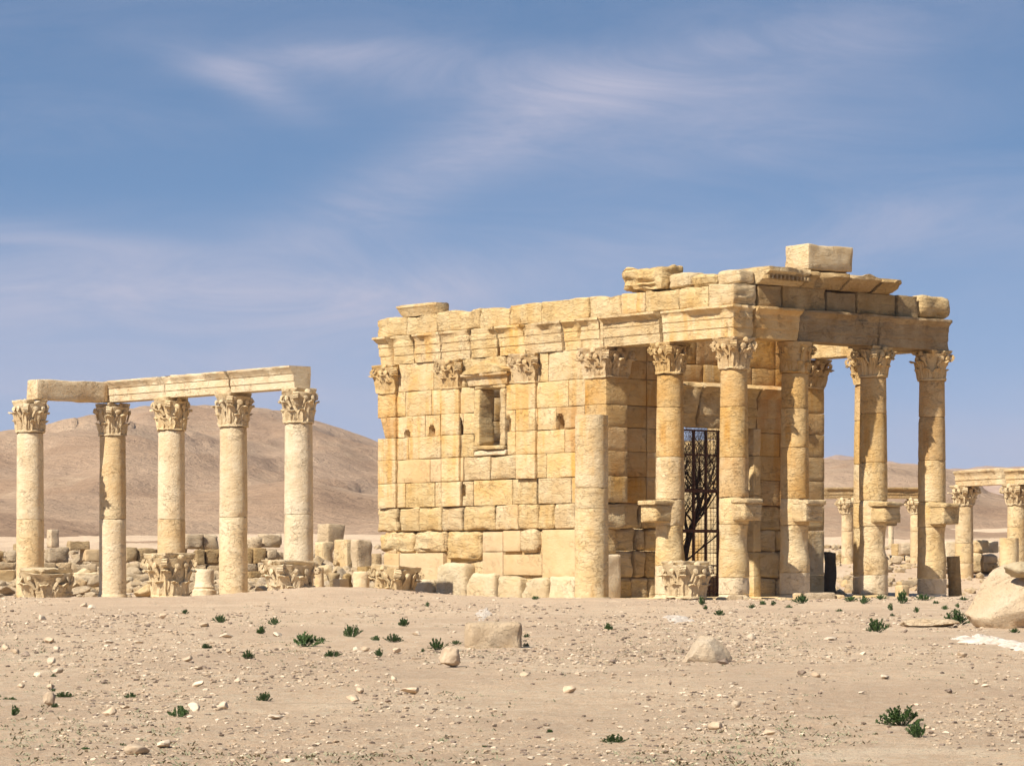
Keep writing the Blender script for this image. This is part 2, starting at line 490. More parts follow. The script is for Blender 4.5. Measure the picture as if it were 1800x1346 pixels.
ROCKC = simple_mat('grey_brown_field_stone', (0.16, 0.115, 0.08), (0.28, 0.21, 0.155), 4, 0.95, 0.06)
CHALK = simple_mat('white_chalk', (0.42, 0.34, 0.26), (0.58, 0.51, 0.42), 4, 0.95, 0.12)
TOWNW = simple_mat('white_plaster', (0.45, 0.45, 0.47), (0.6, 0.6, 0.62), 0.3, 0.9)
TOWNB = simple_mat('blue_grey_plaster', (0.18, 0.22, 0.28), (0.28, 0.31, 0.36), 0.3, 0.9)
POSTM = simple_mat('grey_post', (0.2, 0.18, 0.17), (0.3, 0.27, 0.25), 1, 0.9)
# ------------------------------------------------------------------ terrain
def sm(t): t = np.clip(t, 0, 1); return t * t * (3 - 2 * t)
def base_h(x, y):
    x = np.asarray(x, float); y = np.asarray(y, float)
    h = np.interp(y, [-60, 24, 88, 96, 108, 116, 125, 160, 300, 450, 900], [-2.0, -0.88, 0.0, -0.07, -0.06, 0.35, 1.2, 2.0, 4.6, 8.6, 9.5])
    h = h + 0.31 * np.exp(-((x + 4.7) / 2.7) ** 2) * np.exp(-((y - 88.5) / 5.0) ** 2)
    return h
def ter(x, y, detail=True):
    x = np.atleast_1d(np.asarray(x, float)); y = np.atleast_1d(np.asarray(y, float))
    h = base_h(x, y)
    far = np.clip((y - 108) / 40, 0, 1)
    p = np.stack([x * 0.16, y * 0.16, np.zeros_like(x)], 1)
    h = h + fbm(p, 3) * (0.05 + 0.35 * far)
    if detail:
        p = np.stack([x * 1.3, y * 1.3, np.zeros_like(x) + 3], 1)
        h = h + fbm(p, 3) * 0.03
        p = np.stack([x * 0.45, y * 0.45, np.zeros_like(x) + 8], 1)
        h = h + fbm(p, 2) * 0.05 * np.clip((104 - y) / 20, 0, 1)
        p = np.stack([x * 7, y * 7, np.zeros_like(x) + 5], 1)
        h = h + np.clip(fbm(p, 2), -0.2, 1) * 0.024
    return h
def H(x, y): return float(ter(x, y)[0])
def P(px, d): return ((px - CX) / F * d, d)
def on_ground(px, py, d0=18.0, d1=106.0):
    ds = np.linspace(d0, d1, 900)
    xs = (px - CX) / F * ds
    ys = HY + F * (EZ - ter(xs, ds, False)) / ds
    k = np.where(ys <= py)[0]
    i = k[0] if len(k) else len(ds) - 1
    d = float(ds[i]); x = (px - CX) / F * d
    return x, d, H(x, d)

def ground_material():
    m = bpy.data.materials.new('dusty_ground'); m.use_nodes = True
    nt = m.node_tree; N, L = nt.nodes, nt.links
    bs = N['Principled BSDF']; bs.inputs['Roughness'].default_value = 0.97; bs.inputs['Specular IOR Level'].default_value = 0.1
    tc = N.new('ShaderNodeTexCoord')
    def noise(sc, detail=4, rough=0.6, s3=(1, 1, 1), dist=0.0):
        mp = N.new('ShaderNodeMapping'); mp.inputs['Scale'].default_value = s3
        L.new(tc.outputs['Object'], mp.inputs[0])
        n = N.new('ShaderNodeTexNoise'); n.inputs['Scale'].default_value = sc; n.inputs['Detail'].default_value = detail
        n.inputs['Roughness'].default_value = rough; n.inputs['Distortion'].default_value = dist
        L.new(mp.outputs[0], n.inputs['Vector']); return n.outputs[0]
    def rng(src, a, b, v0=0.0, v1=1.0):
        r = N.new('ShaderNodeMapRange'); r.interpolation_type = 'SMOOTHSTEP'
        r.inputs['From Min'].default_value = a; r.inputs['From Max'].default_value = b
        r.inputs['To Min'].default_value = v0; r.inputs['To Max'].default_value = v1
        L.new(src, r.inputs['Value']); return r.outputs[0]
    def mix(f, a, b):
        x = N.new('ShaderNodeMix'); x.data_type = 'RGBA'
        L.new(f, x.inputs['Factor'])
        for k, s in (('A', a), ('B', b)):
            if isinstance(s, tuple): x.inputs[k].default_value = (*s, 1)
            else: L.new(s, x.inputs[k])
        return x.outputs['Result']
    c = mix(rng(noise(0.22, 5), 0.38, 0.62), (0.642, 0.454, 0.290), (0.713, 0.519, 0.336))
    c = mix(rng(noise(1.4, 6, 0.7), 0.42, 0.68), c, (0.562, 0.399, 0.258))
    c = mix(rng(noise(0.5, 4, 0.6, (1, 2.2, 1)), 0.55, 0.72), c, (0.740, 0.574, 0.391))
    c = mix(rng(noise(9, 6, 0.8), 0.47, 0.68), c, (0.740, 0.637, 0.453))
    c = mix(rng(noise(13, 6, 0.85), 0.52, 0.66, 0, 0.75), c, (0.417, 0.287, 0.188))
    c = mix(rng(noise(36, 3, 0.9), 0.5, 0.64, 0, 0.55), c, (0.340, 0.236, 0.159))
    c = mix(rng(noise(55, 2, 0.9), 0.56, 0.68, 0, 0.6), c, (0.740, 0.616, 0.463))
    c = mix(rng(noise(0.16, 5, 0.65), 0.45, 0.6, 0, 0.35), c, (0.476, 0.336, 0.226))
    vor = N.new('ShaderNodeTexVoronoi'); vor.inputs['Scale'].default_value = 13
    L.new(tc.outputs['Object'], vor.inputs['Vector'])
    sp = rng(vor.outputs['Distance'], 0.20, 0.13)
    cl = N.new('ShaderNodeSeparateColor'); L.new(vor.outputs['Color'], cl.inputs[0])
    on = rng(cl.outputs[0], 0.70, 0.74)
    mm = N.new('ShaderNodeMath'); mm.operation = 'MULTIPLY'; L.new(sp, mm.inputs[0]); L.new(on, mm.inputs[1])
    pal = mix(cl.outputs[1], (0.578, 0.430, 0.296), (0.740, 0.667, 0.517))
    c = mix(mm.outputs[0], c, pal)
    L.new(c, bs.inputs['Base Color'])
    b1 = N.new('ShaderNodeBump'); b1.inputs['Distance'].default_value = 0.08; L.new(noise(4, 8, 0.75), b1.inputs['Height'])
    b2 = N.new('ShaderNodeBump'); b2.inputs['Distance'].default_value = 0.04; L.new(noise(30, 4, 0.75), b2.inputs['Height']); L.new(b1.outputs[0], b2.inputs['Normal'])
    b3 = N.new('ShaderNodeBump'); b3.inputs['Distance'].default_value = 0.02; L.new(mm.outputs[0], b3.inputs['Height']); L.new(b2.outputs[0], b3.inputs['Normal'])
    L.new(b3.outputs[0], bs.inputs['Normal'])
    return m
GROUND = ground_material()
def build_ground():
    APEX = -40.0
    t = np.concatenate([np.linspace(-2.2, -0.16, 40)[:-1], np.linspace(-0.16, 0.16, 420), np.linspace(0.16, 2.2, 40)[1:]])
    d = np.concatenate([np.linspace(-35, 18, 14)[:-1], 18 * (110 / 18) ** np.linspace(0, 1, 360)[:-1], np.geomspace(110, 450, 90)[:-1], np.geomspace(450, 4300, 26)])
    T, Dd = np.meshgrid(t, d)
    X = (T * (Dd - APEX)).ravel(); Y = Dd.ravel()
    Z = ter(X, Y)
    n = len(t)
    V = np.stack([X, Y, Z], 1)
    i = np.arange(len(d) - 1)[:, None]; j = np.arange(n - 1)[None, :]
    a = (i * n + j).ravel()
    Fs = np.stack([a, a + 1, a + n + 1, a + n], 1)
    o = mk('ground', V, Fs.tolist(), GROUND); o['kind'] = 'structure'
build_ground()

def hill_material(name, a, b, cdark, cpale):
    m = bpy.data.materials.new(name); m.use_nodes = True
    nt = m.node_tree; N, L = nt.nodes, nt.links
    bs = N['Principled BSDF']; bs.inputs['Roughness'].default_value = 1.0; bs.inputs['Specular IOR Level'].default_value = 0.0
    tc = N.new('ShaderNodeTexCoord')
    def noise(sc, detail=4, rough=0.6, s3=(1, 1, 1), dist=0.0):
        mp = N.new('ShaderNodeMapping'); mp.inputs['Scale'].default_value = s3
        L.new(tc.outputs['Object'], mp.inputs[0])
        n = N.new('ShaderNodeTexNoise'); n.inputs['Scale'].default_value = sc; n.inputs['Detail'].default_value = detail
        n.inputs['Roughness'].default_value = rough; n.inputs['Distortion'].default_value = dist
        L.new(mp.outputs[0], n.inputs['Vector']); return n.outputs[0]
    def rng(src, p, q, v0=0.0, v1=1.0):
        r = N.new('ShaderNodeMapRange'); r.interpolation_type = 'SMOOTHSTEP'
        r.inputs['From Min'].default_value = p; r.inputs['From Max'].default_value = q
        r.inputs['To Min'].default_value = v0; r.inputs['To Max'].default_value = v1
        L.new(src, r.inputs['Value']); return r.outputs[0]
    def mix(f, p, q):
        x = N.new('ShaderNodeMix'); x.data_type = 'RGBA'; L.new(f, x.inputs['Factor'])
        for k, s in (('A', p), ('B', q)):
            if isinstance(s, tuple): x.inputs[k].default_value = (*s, 1)
            else: L.new(s, x.inputs[k])
        return x.outputs['Result']
    c = mix(rng(noise(0.012, 5), 0.4, 0.6), a, b)
    c = mix(rng(noise(0.05, 6, 0.7, (1, 0.25, 2.0), 0.5), 0.5, 0.72, 0, 0.7), c, cpale)
    c = mix(rng(noise(0.02, 7, 0.75, (1, 0.5, 6.0), 0.4), 0.52, 0.66, 0, 0.55), c, cdark)
    c = mix(rng(noise(0.35, 5, 0.8), 0.5, 0.75, 0, 0.5), c, cdark)
    L.new(c, bs.inputs['Base Color'])
    b1 = N.new('ShaderNodeBump'); b1.inputs['Distance'].default_value = 2.6; L.new(noise(0.09, 8, 0.72), b1.inputs['Height'])
    L.new(b1.outputs[0], bs.inputs['Normal'])
    return m
def build_hills(name, prof, R, d0, dspan, mat, amp, seed):
    px = np.concatenate([np.linspace(-4200, -300, 60)[:-1], np.linspace(-300, 2100, 480), np.linspace(2100, 6000, 60)[1:]])
    s = np.concatenate([np.linspace(0, 1, 130), np.linspace(1, 2.2, 25)[1:]])
    PX, S = np.meshgrid(px, s)
    Dd = d0 + (R - d0) * S
    X = (PX - CX) / F * Dd
    yr = np.interp(PX, [p[0] for p in prof], [p[1] for p in prof])
    zr = (HY - yr) / F * R + EZ
    z0 = base_h(X, Dd)
    rise = np.where(S <= 1, 0.6 * S ** 1.4 + 0.4 * sm(S), 1 - 0.75 * sm((S - 1) / 1.2))
    Z = z0 + (zr - z0) * rise
    p = np.stack([X.ravel() * 0.010 + seed, Dd.ravel() * 0.0035, np.zeros(X.size)], 1)
    gul = 1 - np.abs(fbm(p, 4)) * 2.2
    p2 = np.stack([X.ravel() * 0.03 + seed, Dd.ravel() * 0.012, np.zeros(X.size) + 4], 1)
    g2 = 1 - np.abs(fbm(p2, 4)) * 2.2
    p3 = np.stack([X.ravel() * 0.12, Dd.ravel() * 0.12, np.zeros(X.size) + 9], 1)
    env = (np.clip(4 * S * (1 - S), 0.10, 1) * np.clip(1.6 - S, 0, 1)).ravel() * dspan
    dz = (gul - 0.62) * amp * env + (g2 - 0.62) * amp * 0.45 * env + fbm(p3, 3) * 0.06 * amp * dspan * np.clip(S.ravel() * 4, 0, 1)
    # rock ledges break out of the slope
    led = fbm(np.stack([X.ravel() * 0.006 + 5, Dd.ravel() * 0.02, Z.ravel() * 0.02 + seed], 1), 3)
    Zf = Z.ravel() + dz
    step = 6.0 * dspan
    fr = Zf / step - np.floor(Zf / step)
    Zf = Zf + np.where(led > 0.12, (sm(fr * 3) - fr) * step * 0.55, 0) * np.clip(S.ravel() * 2, 0, 1) * np.clip(1.15 - S.ravel(), 0.1, 1)
    # bring the skyline seen from the plain to its surveyed height
    Zg = Zf.reshape(S.shape)
    ang = np.max(np.where(S > .25, (Zg - EZ) / Dd, -1), axis=0)
    tgt = (HY - yr[0]) / F
    kf = np.clip(tgt / np.maximum(ang, 1e-4), .6, 1.4)
    ker = np.ones(9) / 9
    kf = np.convolve(np.pad(kf, 4, mode='edge'), ker, mode='valid')
    Zf = (z0 + (Zg - z0) * kf[None, :]).ravel()
    Zf = Zf - 0.6 * (1 - np.clip(S.ravel() * 8, 0, 1))
    V = np.stack([X.ravel(), Dd.ravel(), Zf], 1)
    n = len(px)
    i = np.arange(len(s) - 1)[:, None]; j = np.arange(n - 1)[None, :]
    a = (i * n + j).ravel()
    o = mk(name, V, np.stack([a, a + 1, a + n + 1, a + n], 1).tolist(), mat); o['kind'] = 'structure'
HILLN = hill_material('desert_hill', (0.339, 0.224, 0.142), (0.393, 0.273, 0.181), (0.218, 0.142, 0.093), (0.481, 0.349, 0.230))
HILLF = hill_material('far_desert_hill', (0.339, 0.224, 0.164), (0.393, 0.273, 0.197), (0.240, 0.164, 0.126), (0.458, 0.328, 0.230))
build_hills('desert_hill', [(-4000, 860), (-2000, 830), (-800, 800), (-300, 785), (0, 762), (60, 753), (120, 740), (200, 724), (260, 716), (340, 716),
                     (430, 718), (500, 726), (560, 741), (610, 757), (660, 775), (760, 797), (900, 812), (1100, 815), (1300, 812), (1440, 811),
                     (1500, 811), (1560, 818), (1613, 826), (1662, 834), (1690, 848), (1740, 884), (1800, 900), (2300, 900), (4000, 870)],
            1100, 150, 1.0, HILLN, 8.0, 3.0)
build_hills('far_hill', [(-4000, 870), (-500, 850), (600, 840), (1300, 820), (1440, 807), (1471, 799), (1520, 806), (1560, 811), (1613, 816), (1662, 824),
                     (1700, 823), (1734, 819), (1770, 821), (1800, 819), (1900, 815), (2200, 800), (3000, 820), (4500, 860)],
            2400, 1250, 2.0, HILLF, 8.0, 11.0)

# ------------------------------------------------------------------ Corinthian capital
def capital_geo(r0, Hc, half, rng_, worn=0.0, flat=False, seg=32):
    """bell, two rows of acanthus leaves, corner volutes and a hollow-sided abacus. r0 neck radius, half = half diagonal of the abacus"""
    mb = MB()
    bell = []
    for k in range(11):
        t = k / 10
        bell.append((r0 * (0.93 + 0.04 * t + 0.34 * t ** 3), Hc * 0.88 * t))
    v, f = lathe_geo(bell, seg, 0.012, 5.0); mb.add(v, f)
    # neck ring
    v, f = lathe_geo([(r0 * 0.9, -0.02), (r0 * 1.09, -0.015), (r0 * 1.12, 0.015), (r0 * 1.09, 0.045), (r0 * 0.95, 0.05)], seg); mb.add(v, f)
    def rad(z):
        t = min(1, z / (Hc * 0.88)); return r0 * (0.93 + 0.04 * t + 0.34 * t ** 3)
    def leaf(ang, z0, h, w, curl, lean=0.0):
        nu, nv = 9, 11
        V = []
        for layer in (0, 1):
            for j in range(nv):
                t = j / (nv - 1)
                if t < 0.72:
                    z = z0 + h * t / 0.72 * 0.93; out = 0.035 + 0.06 * t * (1 + lean)
                    zz = z; dz = 0
                else:
                    s = (t - 0.72) / 0.28 * math.pi * 0.85
                    z = z0 + h * 0.93 + curl * 0.55 * math.sin(s)
                    out = 0.035 + 0.06 * 0.72 * (1 + lean) + curl * (1 - math.cos(s))
                    zz = z0 + h
                wt = w * (0.80 + 0.28 * math.sin(math.pi * min(1, t * 1.05))) * (1 - 0.45 * max(0, (t - 0.72) / 0.28))
                for i in range(nu):
                    u = i / (nu - 1) * 2 - 1
                    lob = 1 + 0.10 * math.sin(t * 26)
                    x = u * wt * lob
                    rr = rad(min(zz, Hc * 0.85)) + out
                    rib = 0.028 * math.exp(-(u * 5) ** 2) + 0.020 * math.cos(u * math.pi * 3.3 + t * 2.5) - 0.030 * u * u
                    rr += rib - (0.035 if layer else 0)
                    a = ang + x / rr
                    V.append((rr * math.cos(a), rr * math.sin(a), z - 0.03 * u * u - (0.02 if layer and t > 0.7 else 0)))
        n1 = nu * nv
        Fs = []
        for j in range(nv - 1):
            for i in range(nu - 1):
                a = j * nu + i
                Fs.append((a, a + 1, a + nu + 1, a + nu))
                Fs.append((n1 + a, n1 + a + nu, n1 + a + nu + 1, n1 + a + 1))
        for j in range(nv - 1):
            a = j * nu; Fs.append((a, a + nu, n1 + a + nu, n1 + a))
            a = j * nu + nu - 1; Fs.append((a, n1 + a, n1 + a + nu, a + nu))
        for i in range(nu - 1):
            a = (nv - 1) * nu + i; Fs.append((a, a + 1, n1 + a + 1, n1 + a))
        mb.add(V, Fs)
    for k in range(8):
        if rng_.random() > worn * 0.5:
            leaf(k * math.pi / 4 + math.pi / 8, 0.04, Hc * 0.34, r0 * 0.38, 0.06 * (1 - 0.5 * worn))
        if rng_.random() > worn * 0.4:
            leaf(k * math.pi / 4, 0.04, Hc * 0.60, r0 * 0.36, 0.085 * (1 - 0.5 * worn), 0.9)
    # corner volutes: a stalk curling out under each horn of the abacus
    for k in range(4):
        a0 = math.pi / 4 + k * math.pi / 2
        if rng_.random() < worn * 0.5: continue
        er = np.array([math.cos(a0), math.sin(a0), 0]); et = np.array([-math.sin(a0), math.cos(a0), 0])
        pts = []
        for t in np.linspace(0, 1, 7):
            pts.append((rad(Hc * 0.5) + 0.05 + (half * 0.84 - rad(Hc * 0.5) - 0.05) * t ** 1.6, Hc * (0.50 + 0.34 * t ** 0.6)))
        cr, cz = half * 0.84, Hc * 0.84 - 0.09
        for s in np.linspace(0.3, 5.6, 10):
            rr = 0.10 * (1 - s / 8.5)
            pts.append((cr + rr * math.sin(s), cz + rr * math.cos(s)))
        for q in range(len(pts) - 1):
            wdt = 0.06 if q < 6 else 0.085
            p0, p1 = pts[q], pts[q + 1]
            th = 0.042
            A = er * p0[0]; B = er * p1[0]
            V = []
            d = np.array([p1[0] - p0[0], p1[1] - p0[1]]); d /= np.linalg.norm(d) + 1e-9
            nrm = np.array([-d[1], d[0]]) * th
            for (pp, z) in ((p0[0], p0[1]), (p1[0], p1[1])):
                for sgn in (-1, 1):
                    for si in (-1, 1):
                        V.append(er * (pp + nrm[0] * sgn) + et * wdt * si + np.array([0, 0, z + nrm[1] * sgn]))
            mb.add(V, [(0, 1, 3, 2), (4, 6, 7, 5), (0, 4, 5, 1), (2, 3, 7, 6), (0, 2, 6, 4), (1, 5, 7, 3)])
    # inner scrolls and the flower on each side
    for k in range(4):
        a0 = k * math.pi / 2
        for s in (-1, 1):
            a = a0 + s * 0.25
            r = rad(Hc * 0.74) + 0.07
            v, f = lathe_geo([(0.02, -0.05), (0.07, -0.03), (0.075, 0.03), (0.02, 0.05)], 10)
            v = np.array(v); v = np.stack([v[:, 2], v[:, 0], v[:, 1]], 1)
            c, s_ = math.cos(a), math.sin(a)
            w = np.stack([v[:, 0] * c - v[:, 1] * s_ + r * c, v[:, 0] * s_ + v[:, 1] * c + r * s_, v[:, 2] + Hc * 0.72], 1)
            mb.add(w, f)
            # stalk under it
            a2 = a0 + s * 0.42
            r2 = rad(Hc * 0.5) + 0.05
            v, f = tube_geo((r2 * math.cos(a2), r2 * math.sin(a2), Hc * 0.45), (r * math.cos(a), r * math.sin(a), Hc * 0.7), 0.035, 0.04, 6); mb.add(v, f)
        if rng_.random() > worn:
            v, f = lathe_geo([(0.02, -0.08), (0.08, -0.05), (0.09, 0.04), (0.03, 0.09)], 8)
            r = half * 0.70
            mb.add(np.array(v) + np.array([r * math.cos(a0), r * math.sin(a0), Hc * 0.90]), f)
    # abacus
    nn = 9
    ring = []
    for k in range(4):
        a0 = k * math.pi / 2 - math.pi / 4; a1 = a0 + math.pi / 2
        cut = 0.10
        p0 = np.array([half * math.cos(a0), half * math.sin(a0)]); p1 = np.array([half * math.cos(a1), half * math.sin(a1)])
        mid = (p0 + p1) / 2; inn = -mid / np.linalg.norm(mid)
        for i in range(nn):
            t = cut / 1.6 + (1 - 2 * cut / 1.6) * i / (nn - 1)
            ring.append(p0 + (p1 - p0) * t + inn * 0.17 * half * math.sin(math.pi * t))
    ring = np.array(ring); m = len(ring)
    zs = [(0.86, 0.90), (0.90, 0.885), (0.93, 0.95), (1.0, 1.0)]
    zs = [(Hc * 0.855, 0.86), (Hc * 0.89, 0.93), (Hc * 0.905, 0.97), (Hc * 0.95, 0.985), (Hc * 0.955, 1.0), (Hc, 1.0)]
    V = np.concatenate([np.concatenate([ring * s, np.full((m, 1), z)], 1) for z, s in zs])
    Fs = []
    for i in range(len(zs) - 1):
        for j in range(m):
            Fs.append((i * m + j, i * m + (j + 1) % m, (i + 1) * m + (j + 1) % m, (i + 1) * m + j))
    Fs.append(tuple(reversed(range(m)))); Fs.append(tuple(range((len(zs) - 1) * m, len(zs) * m)))
    mb.add(V, Fs)
    V = np.concatenate(mb.v)
    _seed[0] += 1
    off = _seed[0] * 3.7
    nz = np.stack([fbm(V * 7 + off, 2), fbm(V * 7 + off + 31, 2), fbm(V * 7 + off + 67, 2)], 1)
    V = V + nz * (0.028 + 0.035 * worn)
    if worn:
        # broken away towards the outside
        rr = np.linalg.norm(V[:, :2], axis=1)
        c = np.clip(fbm(V * 2.3 + off, 2) * 2 + 0.2, 0, 1) * worn
        k = 1 - c * 0.28 * np.clip((rr - r0) / (half - r0), 0, 1)
        V[:, 0] *= k; V[:, 1] *= k
    return V, mb.f
def box_capital_geo(hx, y0, y1, Hc, rng_, ext=0.22):
    """pilaster capital: leaves standing on the faces of a squared bell (local z up)"""
    V, f = capital_geo(0.40, Hc, 0.70, rng_, 0.15)
    hy = (y1 - y0) / 2
    r = np.linalg.norm(V[:, :2], axis=1) + 1e-9
    a = np.arctan2(V[:, 1], V[:, 0])
    c, s = np.cos(a), np.sin(a)
    sq = 1 / np.maximum(np.abs(c), np.abs(s))
    e = r - 0.40
    ins = np.clip(r / 0.40, 0, 1)
    W = V.copy()
    W[:, 0] = c * sq * hx * ins + c * np.maximum(e, 0)
    W[:, 1] = s * sq * hy * ins + s * np.maximum(e, 0) + (y0 + y1) / 2
    return W, f

# ------------------------------------------------------------------ column shafts
def shaft_prof(r0, r1, z0, z1, ztot0, ztot1, step=0.16):
    def r(z):
        t = (z - ztot0) / (ztot1 - ztot0)
        return r0 + (r1 - r0) * (0.25 * t + 0.75 * t * t)
    n = max(2, int(round((z1 - z0) / step)))
    pr = [(r(z0) * 0.3, z0 + 0.003), (r(z0) - 0.015, z0 + 0.004), (r(z0) - 0.002, z0 + 0.010), (r(z0), z0 + 0.03)]
    for k in range(1, n): z = z0 + (z1 - z0) * k / n; pr.append((r(z), z))
    pr += [(r(z1), z1 - 0.03), (r(z1) - 0.002, z1 - 0.010), (r(z1) - 0.015, z1 - 0.004), (r(z1) * 0.3, z1 - 0.003)]
    return pr
def drum_obj(parent, r0, r1, z0, z1, za, zb, mat, amp=0.012, bite=None, name='drum', seg=44):
    off = rnd.random() * 100
    def fn(R, T, Z):
        q = np.stack([np.cos(T) * 0.4, np.sin(T) * 0.4, Z], 1)
        # flaked patches, and edges broken at the joints
        fl = np.clip(fbm(q * 3.1 + off, 3) * 3 - 0.6, 0, 1) * amp * 1.3
        je = np.exp(-np.clip(np.minimum(Z - z0, z1 - Z), 0, 9) / 0.05) * np.clip(fbm(q * 5 + off + 9, 2) * 3 - 0.4, 0, 1) * amp * 3
        R = R - fl - je
        if bite is not None: R = R * bite(T, Z)
        return R
    pr = shaft_prof(r0, r1, z0, z1, za, zb)
    v, f = lathe_geo(pr, seg, amp * 0.5, 3.0, fn)
    return mk(name, v, f, mat, parent, angle=45)
def mk_capital(parent, z, r0, Hc, half, mat, seed, worn=0.1, rot=0.0):
    v, f = capital_geo(r0, Hc, half, random.Random(seed), worn)
    o = mk('capital', v, f, mat, parent, angle=55)
    o.location = (0, 0, z); o.rotation_euler = (0, 0, rot)
    return o
# ------------------------------------------------------------------ temple
D0 = 92.0
OX, OY = 0.0678 * D0, D0
def hz(h): return EZ + h * D0 / F
def wy(px, x):
    k = (px - CX) / F
    return (OX + x * VX - k * (OY + x * VY)) / (k * UY - UX)
def wx(px, y):
    k = (px - CX) / F
    return (k * (OY + y * UY) - OX - y * UX) / (VX - k * VY)
def wz(py, x, y): return EZ + (HY - py) * (OY + x * VY + y * UY) / F

temple = empty('temple_ruin', (OX, OY, 0), PHI)
tag(temple, 'ruined golden limestone temple with a columned porch and a small side window', 'temple')

def dented(dents, x_face=0.0):
    """pushes holes into the -x face of a block; dents (y, z, ry, rz, depth) in block space"""
    def w(p, L):
        p = p.copy()
        for (y, z, ry, rz, dep) in dents:
            e = np.maximum(np.abs(p[:, 1] - y) / ry, np.abs(p[:, 2] - z) / rz)
            e2 = np.sqrt(((p[:, 1] - y) / ry) ** 2 + (np.maximum(p[:, 2] - z, 0) / rz) ** 2)
            k = np.clip((1.12 - np.maximum(e2, e * 0.98)) / 0.2, 0, 1)
            p[:, 0] += np.where(p[:, 0] < 0.12, dep * k, 0)
        return p
    return w

def molded(name, x0, x1, y0, y1, levels, sides, mat, parent, chip=0.5, amp=0.012, cell=0.16, topamp=0.03, seed=None, core=None):
    """rectangular block whose chosen sides step out by a moulded profile; levels [(z, off)]"""
    _seed[0] += 1
    off = _seed[0] * 4.9
    nx = max(2, int((x1 - x0) / cell)); ny = max(2, int((y1 - y0) / cell))
    t = np.linspace
    xs = t(x0, x1, nx + 1); ys = t(y0, y1, ny + 1)
    # refine tall levels
    lv = [levels[0]]
    for a, b in zip(levels[:-1], levels[1:]):
        k = max(1, int(math.ceil((b[0] - a[0]) / 0.14)))
        for i in range(1, k + 1): lv.append((a[0] + (b[0] - a[0]) * i / k, a[1] + (b[1] - a[1]) * i / k))
    sx0, sx1, sy0, sy1 = ('-x' in sides), ('+x' in sides), ('-y' in sides), ('+y' in sides)
    nl = len(lv)
    ij = []
    for i in range(nx): ij.append((i, 0))
    for j in range(ny): ij.append((nx, j))
    for i in range(nx, 0, -1): ij.append((i, ny))
    for j in range(ny, 0, -1): ij.append((0, j))
    ij = np.array(ij); m = len(ij)
    X0 = xs[ij[:, 0]]; Y0 = ys[ij[:, 1]]
    V = []
    for z, o in lv:
        X = X0.copy(); Y = Y0.copy()
        c = np.clip(fbm(np.stack([X0 * 1.3, Y0 * 1.3, np.full(m, off)], 1), 3) * 3.2 + chip * 2 - 1.1, 0, 1)
        oo = o * (1 - c * 0.85 * (o > 0.06))
        if sx0: X = X - np.where(ij[:, 0] == 0, oo, oo * 0)
        if sx1: X = X + np.where(ij[:, 0] == nx, oo, 0)
        if sy0: Y = Y - np.where(ij[:, 1] == 0, oo, 0)
        if sy1: Y = Y + np.where(ij[:, 1] == ny, oo, 0)
        V.append(np.stack([X, Y, np.full(m, z)], 1))
    V = np.concatenate(V)
    cen = np.array([(x0 + x1) / 2, (y0 + y1) / 2])
    dx = np.where(np.tile(ij[:, 0] == 0, nl), -1.0, 0) + np.where(np.tile(ij[:, 0] == nx, nl), 1.0, 0)
    dy = np.where(np.tile(ij[:, 1] == 0, nl), -1.0, 0) + np.where(np.tile(ij[:, 1] == ny, nl), 1.0, 0)
    nz = fbm(V * 2.6 + off, 3) * amp + fbm(V * 8 + off, 2) * amp * 0.5
    V[:, 0] += dx * nz; V[:, 1] += dy * nz
    # worn ends, then the lower arris
    ex = np.minimum(V[:, 0] - x0, x1 - V[:, 0]); ey = np.minimum(V[:, 1] - y0, y1 - V[:, 1])
    we = np.clip(fbm(V * 1.7 + off + 15, 2) * 1.6 + .5, 0, 1.3) * (0.045 + 0.06 * chip)
    V[:, 1] -= dy * we * np.exp(-np.clip(ex, 0, 9) / 0.07) * (dy != 0)
    V[:, 0] -= dx * we * np.exp(-np.clip(ey, 0, 9) / 0.07) * (dx != 0)
    zz = V[:, 2]; zlo, zhi = lv[0][0], lv[-1][0]
    wn = np.clip(fbm(V * 2.0 + off + 5, 2) * 2 - 0.2, 0, 1)
    low = np.exp(-(zz - zlo) / 0.05) * wn * 0.05
    V[:, 0] -= dx * low; V[:, 1] -= dy * low
    # top grid
    Fs = []
    for l in range(nl - 1):
        for j in range(m):
            Fs.append((l * m + j, l * m + (j + 1) % m, (l + 1) * m + (j + 1) % m, (l + 1) * m + j))
    Fs.append(tuple(reversed(range(m))))
    # roof ring: inset
    top = V[(nl - 1) * m:].copy()
    tz = fbm(np.stack([X0 * 2.2, Y0 * 2.2, np.full(m, off)], 1), 3)
    V[(nl - 1) * m:, 2] += tz * topamp - topamp * 0.3
    ins = top.copy()
    ins[:, 0] = cen[0] + (ins[:, 0] - cen[0]) * 0.8; ins[:, 1] = cen[1] + (ins[:, 1] - cen[1]) * 0.8
    ins[:, 2] = zhi + 0.01
    base = len(V)
    V = np.concatenate([V, ins])
    for j in range(m):
        Fs.append(((nl - 1) * m + j, (nl - 1) * m + (j + 1) % m, base + (j + 1) % m, base + j))
    Fs.append(tuple(range(base, base + m)))
    return mk(name, V, Fs, mat, parent, angle=38)

